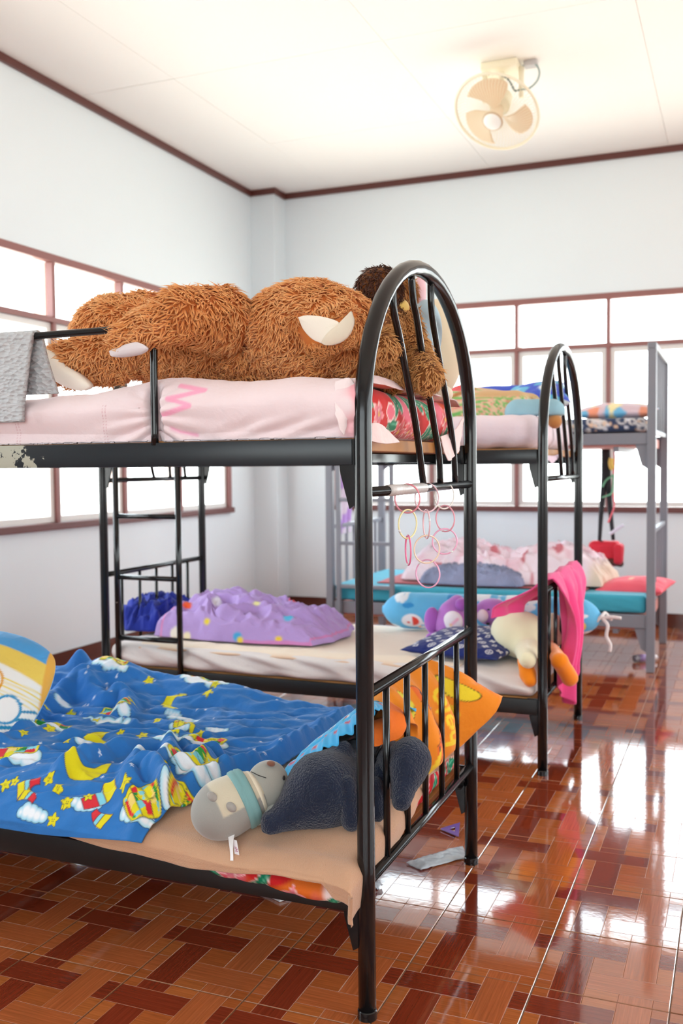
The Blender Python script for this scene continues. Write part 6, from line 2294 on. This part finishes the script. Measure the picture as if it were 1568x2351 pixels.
# ================================================================== grey bed by the far window
X30, X31, Y30, Y31 = BED3
V, F, L = rbox(((X30+X31)/2, (Y30+Y31)/2, 1.390+0.045), ((X31-X30)/2-0.03, 0.46, 0.042), 0.03, (0.012, 0.012, 0.008))
c = solid(lin(48, 62, 92), len(V))
rg = np.random.default_rng(9)
for i in range(60):
    cx, cz = rg.uniform(-1.7, -0.5), rg.uniform(1.40, 1.47)
    r = rg.uniform(0.010, 0.028)
    over(c, aa(np.abs(np.hypot(V[:, 0]-cx, (V[:, 2]-cz))-r)-0.005, 0.004)*(V[:, 1] < Y30+0.1)*(rg.random() < .6), lin(210, 206, 206))
    over(c, aa(np.hypot(V[:, 0]-cx-0.04, (V[:, 2]-cz))-r*0.5, 0.004)*(V[:, 1] < Y30+0.1), lin(226, 190, 160) if i % 3 else lin(220, 220, 230))
tag(mk('mattress', V, F, CLW, col=c), 'navy patterned mattress on the upper bunk of the grey bed', 'mattress')


def paint_multi(u, v, s):
    c = np.zeros(u.shape+(3,)); c[...] = lin(214, 190, 200)
    over(c, np.clip((n2(u, v, 9, 2)-0.05)*14, 0, 1), lin(232, 150, 120)); over(c, np.clip((n2(u, v, 8, 5)-0.15)*14, 0, 1), lin(110, 180, 220)); over(c, np.clip((n2(u, v, 10, 8)-0.22)*14, 0, 1), lin(240, 226, 170))
    return c


V, F, cc = pillow(at(1415, 945, y=Y30+0.28), np.array([0.24, 0, 0.0]), np.array([0, 0.16, 0.02]), 0.05, 60, 50, 0.06, 0.006, 3, paint=paint_multi)
tag(mk('pillow', V, F, CLW, col=cc), 'multicoloured pastel pillow on the upper bunk of the grey bed', 'pillow')
V, F, L = rbox(((X30+X31)/2, (Y30+Y31)/2-0.005, 0.335+0.055), ((X31-X30)/2-0.026, 0.49, 0.052), 0.022, (0.012, 0.012, 0.008))
side = 1-sstep(V[:, 1], Y30, Y30+0.05)
V[:, 1] += side*0.008*n2(V[:, 0]*0.8+V[:, 2]*2, V[:, 2], 14, 2)
c = solid(lin(62, 160, 184), len(V), 0.05, V, 7)
tag(mk('mattress', V, F, CLW, col=c), 'teal mattress on the lower bunk of the grey bed', 'mattress')
# dark pink mat
nu, nv = 60, 30
a, b_ = np.meshgrid(np.linspace(at(872, 1345, y=Y30+0.15)[0], -0.85, nu), np.linspace(Y30+0.10, Y30+0.85, nv), indexing='ij')
z = 0.449+0.004*n2(a, b_, 7, 3)+0.003
VV, FF, cc = sheet(np.stack([a, b_, z], -1), 0.006, np.tile(np.array(lin(176, 84, 90)), a.shape+(1,)))
tag(mk('mat', VV, FF, CLW, col=cc), 'dusky red mat on the teal mattress', 'mat')


def palepink(A, B, x, y, z):
    c = np.zeros(A.shape+(3,)); c[...] = lin(240, 224, 232)
    over(c, np.clip((n2(x, y, 11, 3)-0.05)*5, 0, 1)*0.6, lin(236, 190, 204)); over(c, np.clip((n2(x, y, 14, 7)-0.30)*9, 0, 1), lin(206, 120, 130)); over(c, sstep(A, 0.8, 0.95)*0.8, lin(222, 200, 170))
    return c


heap('blanket', 'pale pink blanket heaped on the lower bunk of the grey bed', 'blanket', at(918, 1345, y=Y30+0.35)[0], at(1415, 1340, y=Y30+0.4)[0], Y30+0.16, Y30+0.80, 0.458, 0.25, palepink, 22, freq=7, n=(220, 120),
     shape=lambda A, B: 0.70+0.30*np.abs(np.sin((A+1.15)*2.6)))
heap('blanket', 'grey-blue cloth crumpled in front of the pale pink blanket', 'cloth', at(962, 1345, y=Y30+0.12)[0], at(1205, 1345, y=Y30+0.12)[0], Y30+0.04, Y30+0.34, 0.455, 0.12,
     lambda A, B, x, y, z: np.tile(np.array(lin(150, 158, 190)), A.shape+(1,))*(0.85+0.5*n2(x, y, 9, 4))[..., None], 33, freq=11, n=(160, 90))


def paint_red(u, v, s):
    c = np.zeros(u.shape+(3,)); c[...] = lin(236, 96, 112)
    over(c, np.clip((n2(u, v, 12, 2)-0.25)*14, 0, 1), lin(246, 180, 150)); return c


V, F, cc = pillow(at(1456, 1348, y=Y30+0.33), np.array([0.205, 0.0, 0.01]), np.array([0.03, 0.17, 0.015]), 0.062, 60, 60, 0.07, 0.008, 8, paint=paint_red)
tag(mk('pillow', V, F, CLW, col=cc), 'coral red pillow at the right end of the teal mattress', 'pillow')
V, F, cc = pillow(at(1368, 1360, y=Y30+0.30), np.array([0.12, 0.0, 0.0]), np.array([0.0, 0.12, 0.0]), 0.016, 30, 30, 0.05, 0.004, 9, paint=lambda u, v, s: np.tile(np.array(lin(226, 208, 196)), u.shape+(1,)))
tag(mk('cloth', V, F, CLW, col=cc), 'folded beige cloth between pink heap and red pillow', 'cloth')

# red shoulder bag hanging from the upper bunk by black straps
bg = thing('shoulder_bag', 'red shoulder bag hung by black straps from the grey upper bunk', 'bag', at(1395, 1285, y=Y31-0.10))
yb_ = Y31-0.06
RED = mat('red_canvas', lin(206, 30, 52), 0.7, vary=0.1, bump=0.2, bscale=200)
STR_ = mat('black_webbing', (0.012, 0.013, 0.016), 0.7)
q0, q1 = at(1362, 1240, y=yb_), at(1428, 1284, y=yb_)
bcn = at(1388, 1270, y=yb_)
V, F, L = rbox((0, 0, 0), (0.105, 0.055, 0.085), 0.030, (0.010, 0.010, 0.010))
V[:, 0] *= 1-0.9*np.clip(V[:, 2], 0, 1)
V = V+vnormals(V, F)*(0.007*fbm3(V, 12, 2))[:, None]+bcn
mk('bag_body', V, F, RED, bg)
V, F, L = rbox((0, 0, 0), (0.030, 0.062, 0.070), 0.024, (0.010, 0.010, 0.010))
V = V+vnormals(V, F)*(0.006*fbm3(V+3, 14, 2))[:, None]+at(1420, 1272, y=yb_-0.03)
mk('side_pocket', V, F, RED, bg)
V, F, _ = blob([('c', at(1400, 1288, y=yb_-0.05), at(1424, 1294, y=yb_-0.05), 0.020, 0.024)], 0.006, 0.01)
mk('bag_base', V, F, mat('brown_leather', lin(96, 52, 44), 0.6), bg)
for pts in ([(1389, 1024), (1387, 1100), (1380, 1180), (1376, 1250)], [(1392, 1024), (1396, 1100), (1402, 1180), (1408, 1240)]):
    P = smooth_path([at(px, py, y=yb_-0.012) for px, py in pts], 5)
    MB().tube(P, np.linspace(0.024, 0.012, len(P)), 8).obj('strap', STR_, bg, smooth=True)
MB().tube(smooth_path([at(px, py, y=yb_-0.03) for px, py in ((1372, 1252), (1380, 1246), (1390, 1250))], 4), 0.016, 8).obj('buckle', STR_, bg, smooth=True)


def ribbon(nm, lab, pts, yy, r, colr, cat='ribbon'):
    P = smooth_path([at(px, py, y=yy) for px, py in pts], 6)
    m_ = mat(nm+'_cloth', colr, 0.7)
    tag(MB().tube(P, r, 8).obj(nm, m_, smooth=True), lab, cat)


ribbon('cord', 'green cord looped between the black bag straps', [(1383, 1118), (1392, 1102), (1404, 1094), (1408, 1092), (1406, 1125), (1402, 1134), (1388, 1140), (1382, 1142)], Y31-0.10, 0.006, lin(120, 190, 150), 'cord')
ribbon('cord', 'pink cord dangling beside the bag straps', [(1409, 1026), (1411, 1060), (1406, 1120), (1410, 1160), (1402, 1185), (1396, 1200)], Y31-0.09, 0.006, lin(236, 120, 130), 'cord')
ribbon('lanyard', 'white lanyard tied across the bag straps', [(1400, 1226), (1412, 1218), (1424, 1210), (1432, 1206)], Y31-0.09, 0.011, lin(222, 222, 236), 'lanyard')
ribbon('tassel', 'yellow tassel hanging under the grey upper bunk', [(1404, 1052), (1402, 1062), (1404, 1072), (1408, 1076)], Y31-0.10, 0.018, lin(240, 214, 110), 'tassel')
# lilac cloth hung on the left end of the grey bed
nu, nv = 30, 60
a, b_ = np.meshgrid(np.linspace(0, 1, nu), np.linspace(0, 1, nv), indexing='ij')
p0, p1 = at(776, 1082, y=Y30+0.12), at(800, 1082, y=Y30+0.42)
P = p0+(p1-p0)*a[..., None]
P[..., 2] -= b_*0.42
P[..., 0] += 0.02*np.sin(a*14+2*b_)+0.012*n2(a, b_, 4, 3)
c = np.zeros(a.shape+(3,)); c[...] = lin(236, 226, 242)
over(c, np.clip(np.sin((b_+0.2*a)*9)*3-1.2, 0, 1), lin(198, 160, 232))
VV, FF, cc = sheet(P, 0.006, c)
tag(mk('cloth', VV, FF, CLW, col=cc), 'white and lilac cloth hanging at the ladder end of grey bed', 'cloth')
# small bottle lying under the grey bed
bt = thing('bottle', 'small clear bottle lying on the floor beneath the grey bed', 'bottle', at(1478, 1508, z=0.02))
o0 = at(1455, 1512, z=0.024); o1 = at(1507, 1508, z=0.024); dd = (o1-o0); Lb = np.linalg.norm(dd); dd /= Lb
PET = mat('clear_plastic', lin(226, 226, 240), 0.12, trans=0.75, spec=0.6)
MB().lathe([(0, 0.0), (0.0, 0.018), (0.006, 0.022), (Lb*0.72, 0.022), (Lb*0.84, 0.012), (Lb*0.9, 0.010)], o0, dd, 20).obj('bottle_body', PET, bt, smooth=True)
MB().lathe([(Lb*0.89, 0.013), (Lb, 0.013), (Lb, 0.0)], o0, dd, 16).obj('cap', mat('white_cap', lin(232, 232, 236), 0.4), bt, auto=40)
MB().lathe([(Lb*0.2, 0.0223), (Lb*0.6, 0.0223)], o0, dd, 20).obj('wrapper', mat('violet_wrapper', lin(150, 130, 180), 0.4), bt, smooth=True)

# ================================================================== things on the floor near the front bed
CELLO = bpy.data.materials.new('cellophane'); CELLO.use_nodes = True
nt = CELLO.node_tree; b_ = nt.nodes['Principled BSDF']
b_.inputs['Base Color'].default_value = (*lin(206, 216, 224), 1); b_.inputs['Roughness'].default_value = 0.12; b_.inputs['Alpha'].default_value = 0.62; b_.inputs['Coat Weight'].default_value = 0.6
tc = nt.nodes.new('ShaderNodeTexCoord'); no = nt.nodes.new('ShaderNodeTexNoise'); no.inputs['Scale'].default_value = 45; no.inputs['Detail'].default_value = 4
bu = nt.nodes.new('ShaderNodeBump'); bu.inputs['Strength'].default_value = 0.5; bu.inputs['Distance'].default_value = 0.004
nt.links.new(tc.outputs['Object'], no.inputs['Vector']); nt.links.new(no.outputs['Fac'], bu.inputs['Height']); nt.links.new(bu.outputs[0], b_.inputs['Normal'])


def slab_quad(q, h, crush, seed, n=40):
    """A thin crinkled packet over four floor corners."""
    q = np.array(q)
    a, b = np.meshgrid(np.linspace(0, 1, n), np.linspace(0, 1, n//2), indexing='ij')
    P = (q[0]*(1-a)[..., None]+q[1]*a[..., None])*(1-b)[..., None]+(q[3]*(1-a)[..., None]+q[2]*a[..., None])*b[..., None]
    P[..., 2] = 0.004+h*np.clip(6*np.minimum(np.minimum(a, 1-a), np.minimum(b, 1-b)), 0, 1)+crush*np.abs(n2(P[..., 0], P[..., 1], 40, seed))
    nrm = np.cross(P[1, 0]-P[0, 0], P[0, 1]-P[0, 0])[2]
    if nrm < 0: P = P[:, ::-1]
    return sheet(P, 0.002)


pk_ = thing('plastic_packet', 'clear plastic packet holding papers on the tiles by the rear bed leg', 'packet', at(1010, 1972, z=0.0))
quad = [at(932, 1983, z=0.002), at(1062, 1944, z=0.002), at(1074, 1970, z=0.002), at(966, 1999, z=0.002)]
VV, FF, _ = slab_quad(quad, 0.010, 0.007, 4)
mk('wrapper', VV, FF, CELLO, pk_)
qq = [np.array(v)+np.array([0, 0, 0.001]) for v in quad]; cen = sum(qq)/4; qq = [cen+(v-cen)*0.82 for v in qq]
V, F = MB().add([tuple(v+np.array([0, 0, z])) for z in (0, 0.004) for v in qq], [(3, 2, 1, 0), (4, 5, 6, 7), (0, 1, 5, 4), (1, 2, 6, 5), (2, 3, 7, 6), (3, 0, 4, 7)]).V, None
o = MB().add(V, [(3, 2, 1, 0), (4, 5, 6, 7), (0, 1, 5, 4), (1, 2, 6, 5), (2, 3, 7, 6), (3, 0, 4, 7)]).obj('paper', mat('pale_paper', lin(206, 210, 212), 0.6), pk_)
# violet set square
t0, t1, t2_ = at(1011, 1904, z=0.004), at(1056, 1890, z=0.004), at(1053, 1922, z=0.004)
cen = (t0+t1+t2_)/3
VIO = mat('violet_plastic', lin(128, 92, 190), 0.15, trans=0.35, spec=0.6)
b = MB()
outer = [t0, t1, t2_]; inner = [cen+(p-cen)*0.36 for p in outer]
Vq = [tuple(p+np.array([0, 0, z])) for z in (0.0, 0.003) for p in outer+inner]
Fq = []
for k in range(3):
    j = (k+1) % 3
    Fq += [(6+k, 6+j, 9+j, 9+k), (k, 3+k, 3+j, j), (k, j, 6+j, 6+k), (3+j, 3+k, 9+k, 9+j)]
tag(b.add(Vq, Fq).obj('set_square', VIO), 'violet plastic set square lying on the tiles under the front bed', 'set square')
# crumpled plastic and a booklet under the front bed
pl = thing('plastic_bag', 'crumpled clear plastic bag on the floor just behind the front post', 'bag', at(860, 2030, z=0.0))
VV, FF, _ = slab_quad([at(820, 2045, z=0), at(850, 2010, z=0), at(880, 2040, z=0), at(838, 2060, z=0)], 0.012, 0.03, 9)
mk('film', VV, FF, CELLO, pl)
VV, FF, _ = slab_quad([at(828, 2046, z=0), at(850, 2020, z=0), at(868, 2040, z=0), at(842, 2052, z=0)], 0.006, 0.01, 12)
mk('contents', VV, FF, mat('brown_contents', lin(120, 84, 70), 0.6), pl)
bk = thing('booklet', 'dark-covered booklet with pale pages lying in the shade under the front bed', 'booklet', at(670, 2060, z=0.0))
q = [at(560, 2030, z=0), at(640, 2020, z=0), at(700, 2052, z=0), at(642, 2072, z=0)]
Vq = [tuple(p+np.array([0, 0, z])) for z in (0.001, 0.010) for p in q]
MB().add(Vq, [(3, 2, 1, 0), (4, 5, 6, 7), (0, 1, 5, 4), (1, 2, 6, 5), (2, 3, 7, 6), (3, 0, 4, 7)]).obj('pages', mat('booklet_pages', lin(206, 204, 204), 0.6), bk)
Vq = [tuple(p+(p-sum(q)/4)*0.03+np.array([0, 0, z])) for z in (0.0105, 0.0120) for p in q]
MB().add(Vq, [(3, 2, 1, 0), (4, 5, 6, 7), (0, 1, 5, 4), (1, 2, 6, 5), (2, 3, 7, 6), (3, 0, 4, 7)]).obj('cover', mat('booklet_cover', lin(60, 60, 70), 0.3), bk)

# ================================================================== ceiling fan
FM = mat('ivory_plastic', lin(240, 233, 210), 0.4, vary=0.04)
FMW = mat('white_plastic', lin(244, 244, 240), 0.35)
FB = bpy.data.materials.new('translucent_ivory_blade'); FB.use_nodes = True
FB.node_tree.nodes['Principled BSDF'].inputs['Base Color'].default_value = (*lin(234, 210, 178), 1)
FB.node_tree.nodes['Principled BSDF'].inputs['Roughness'].default_value = 0.35
top = at(1165, 150, z=ZC)
fan = thing('ceiling_fan', 'ivory orbit fan in a round wire cage mounted on the ceiling', 'fan', tuple(top))
yf = top[1]
pxm = FPX/(top-np.array([0, 0, CAMZ]))@CF if False else FPX/((top-np.array([0, 0, CAMZ]))@CF)
MB().box(top[0]-0.135, top[0]+0.075, yf-0.10, yf+0.10, ZC-0.045, ZC, 0.008).obj('mount_plate', FM, fan, auto=30)
cc_ = at(1140, 258, y=yf-0.02)              # centre of the cage
tocam = np.array([0, 0, CAMZ])-cc_; tocam /= np.linalg.norm(tocam)
dn = -CU; lf_ = -CR
axis = tocam*0.60+dn*0.73+lf_*0.33; axis /= np.linalg.norm(axis)
for px in (1112, 1196):
    a0 = at(px, 178, y=yf-0.03); 
    MB().tube([(a0[0], yf-0.02, ZC-0.03), (a0[0], yf-0.02, ZC-0.20)], [0.016, 0.013], 10).obj('bracket_arm', FM, fan, smooth=True)
mt = cc_-axis*0.055
MB().lathe([(-0.115, 0.0), (-0.112, 0.035), (-0.095, 0.052), (-0.03, 0.060), (0.0, 0.058), (0.0, 0.0)], mt, axis, 24).obj('motor', FM, fan, smooth=True)
MB().tube([mt-axis*0.09, np.array([top[0]-0.03, yf-0.02, ZC-0.04])], 0.016, 10).obj('swivel_neck', FM, fan, smooth=True)
e1 = np.cross(axis, CR); e1 /= np.linalg.norm(e1); e2 = np.cross(axis, e1)
RC = 0.245
ringp = lambda r, t, n=72: [cc_+axis*t+(e1*math.cos(k*2*math.pi/n)+e2*math.sin(k*2*math.pi/n))*r for k in range(n)]
MB().tube(ringp(RC, 0), 0.0085, 8, closed=True).obj('cage_rim', FM, fan, smooth=True)
b = MB()
for k in range(72):
    a = 2*math.pi*k/72
    d = e1*math.cos(a)+e2*math.sin(a); d2 = e1*math.cos(a+0.22)+e2*math.sin(a+0.22)
    b.tube([cc_+axis*0.082+d*0.05, cc_+axis*0.075+d*0.12*0.5+d2*0.12*0.5, cc_+axis*0.045+d2*0.20, cc_+d2*RC], 0.0012, 4, caps=False)
    b.tube([cc_-axis*0.055+d*0.055, cc_-axis*0.060+d*0.15, cc_-axis*0.045+d*0.21, cc_+d*RC], 0.0012, 4, caps=False)
o = b.obj('cage_wires', FM, fan, smooth=True); o['kind'] = 'stuff'
MB().lathe([(0.070, 0.0), (0.078, 0.052), (0.088, 0.052), (0.092, 0.046), (0.094, 0.0)], cc_, axis, 32).obj('cage_badge', FMW, fan, auto=40)
MB().lathe([(0.080, 0.052), (0.080, 0.060), (0.086, 0.060), (0.086, 0.052)], cc_, axis, 32).obj('badge_ring', mat('tan_ring', lin(206, 182, 150), 0.4), fan, smooth=True)
MB().lathe([(-0.03, 0.0), (-0.03, 0.035), (0.03, 0.042), (0.045, 0.03), (0.05, 0.0)], cc_, axis, 24).obj('hub', FB, fan, smooth=True)
for k in range(3):
    a0 = 2*math.pi*k/3+2.25
    n1, n2__ = 16, 14
    G = np.zeros((n1, n2__, 3))
    for i in range(n1):
        r = 0.035+(0.215-0.035)*i/(n1-1)
        hw = 0.30+0.36*math.sin(min(1, i/(n1-1)*1.25)*math.pi*0.5)
        for j in range(n2__):
            t = -1+2*j/(n2__-1)
            a = a0+hw*t+0.35*(i/(n1-1))
            rr_ = r*(1-0.10*t*t*(i/(n1-1)))
            G[i, j] = cc_+axis*(0.022*t+0.004)+(e1*math.cos(a)+e2*math.sin(a))*rr_
    VV, FF, _ = sheet(G, 0.003)
    mk('blade', VV, FF, FB, fan)
GW = mat('grey_green_wire', lin(150, 170, 170), 0.5)
MB().tube(smooth_path([at(1198, 152, y=yf-0.02), at(1226, 146, y=yf-0.02), at(1238, 162, y=yf-0.03), at(1234, 184, y=yf-0.04), at(1216, 202, y=yf-0.04), at(1196, 206, y=yf-0.04)], 6), 0.0055, 8).obj('power_wire', GW, fan, smooth=True)
MB().tube(smooth_path([at(1150, 172, y=yf-0.06), at(1162, 178, y=yf-0.06), at(1172, 190, y=yf-0.05), at(1182, 208, y=yf-0.05), at(1192, 206, y=yf-0.04)], 6), 0.0055, 8).obj('power_wire', mat('dark_teal_wire', lin(70, 110, 120), 0.5), fan, smooth=True)
MB().box(at(1204, 160, y=yf)[0], at(1234, 160, y=yf)[0], yf-0.03, yf+0.03, ZC-0.03, ZC, 0.004).obj('junction_box', mat('grey_plastic', lin(190, 188, 190), 0.5), fan, auto=30)
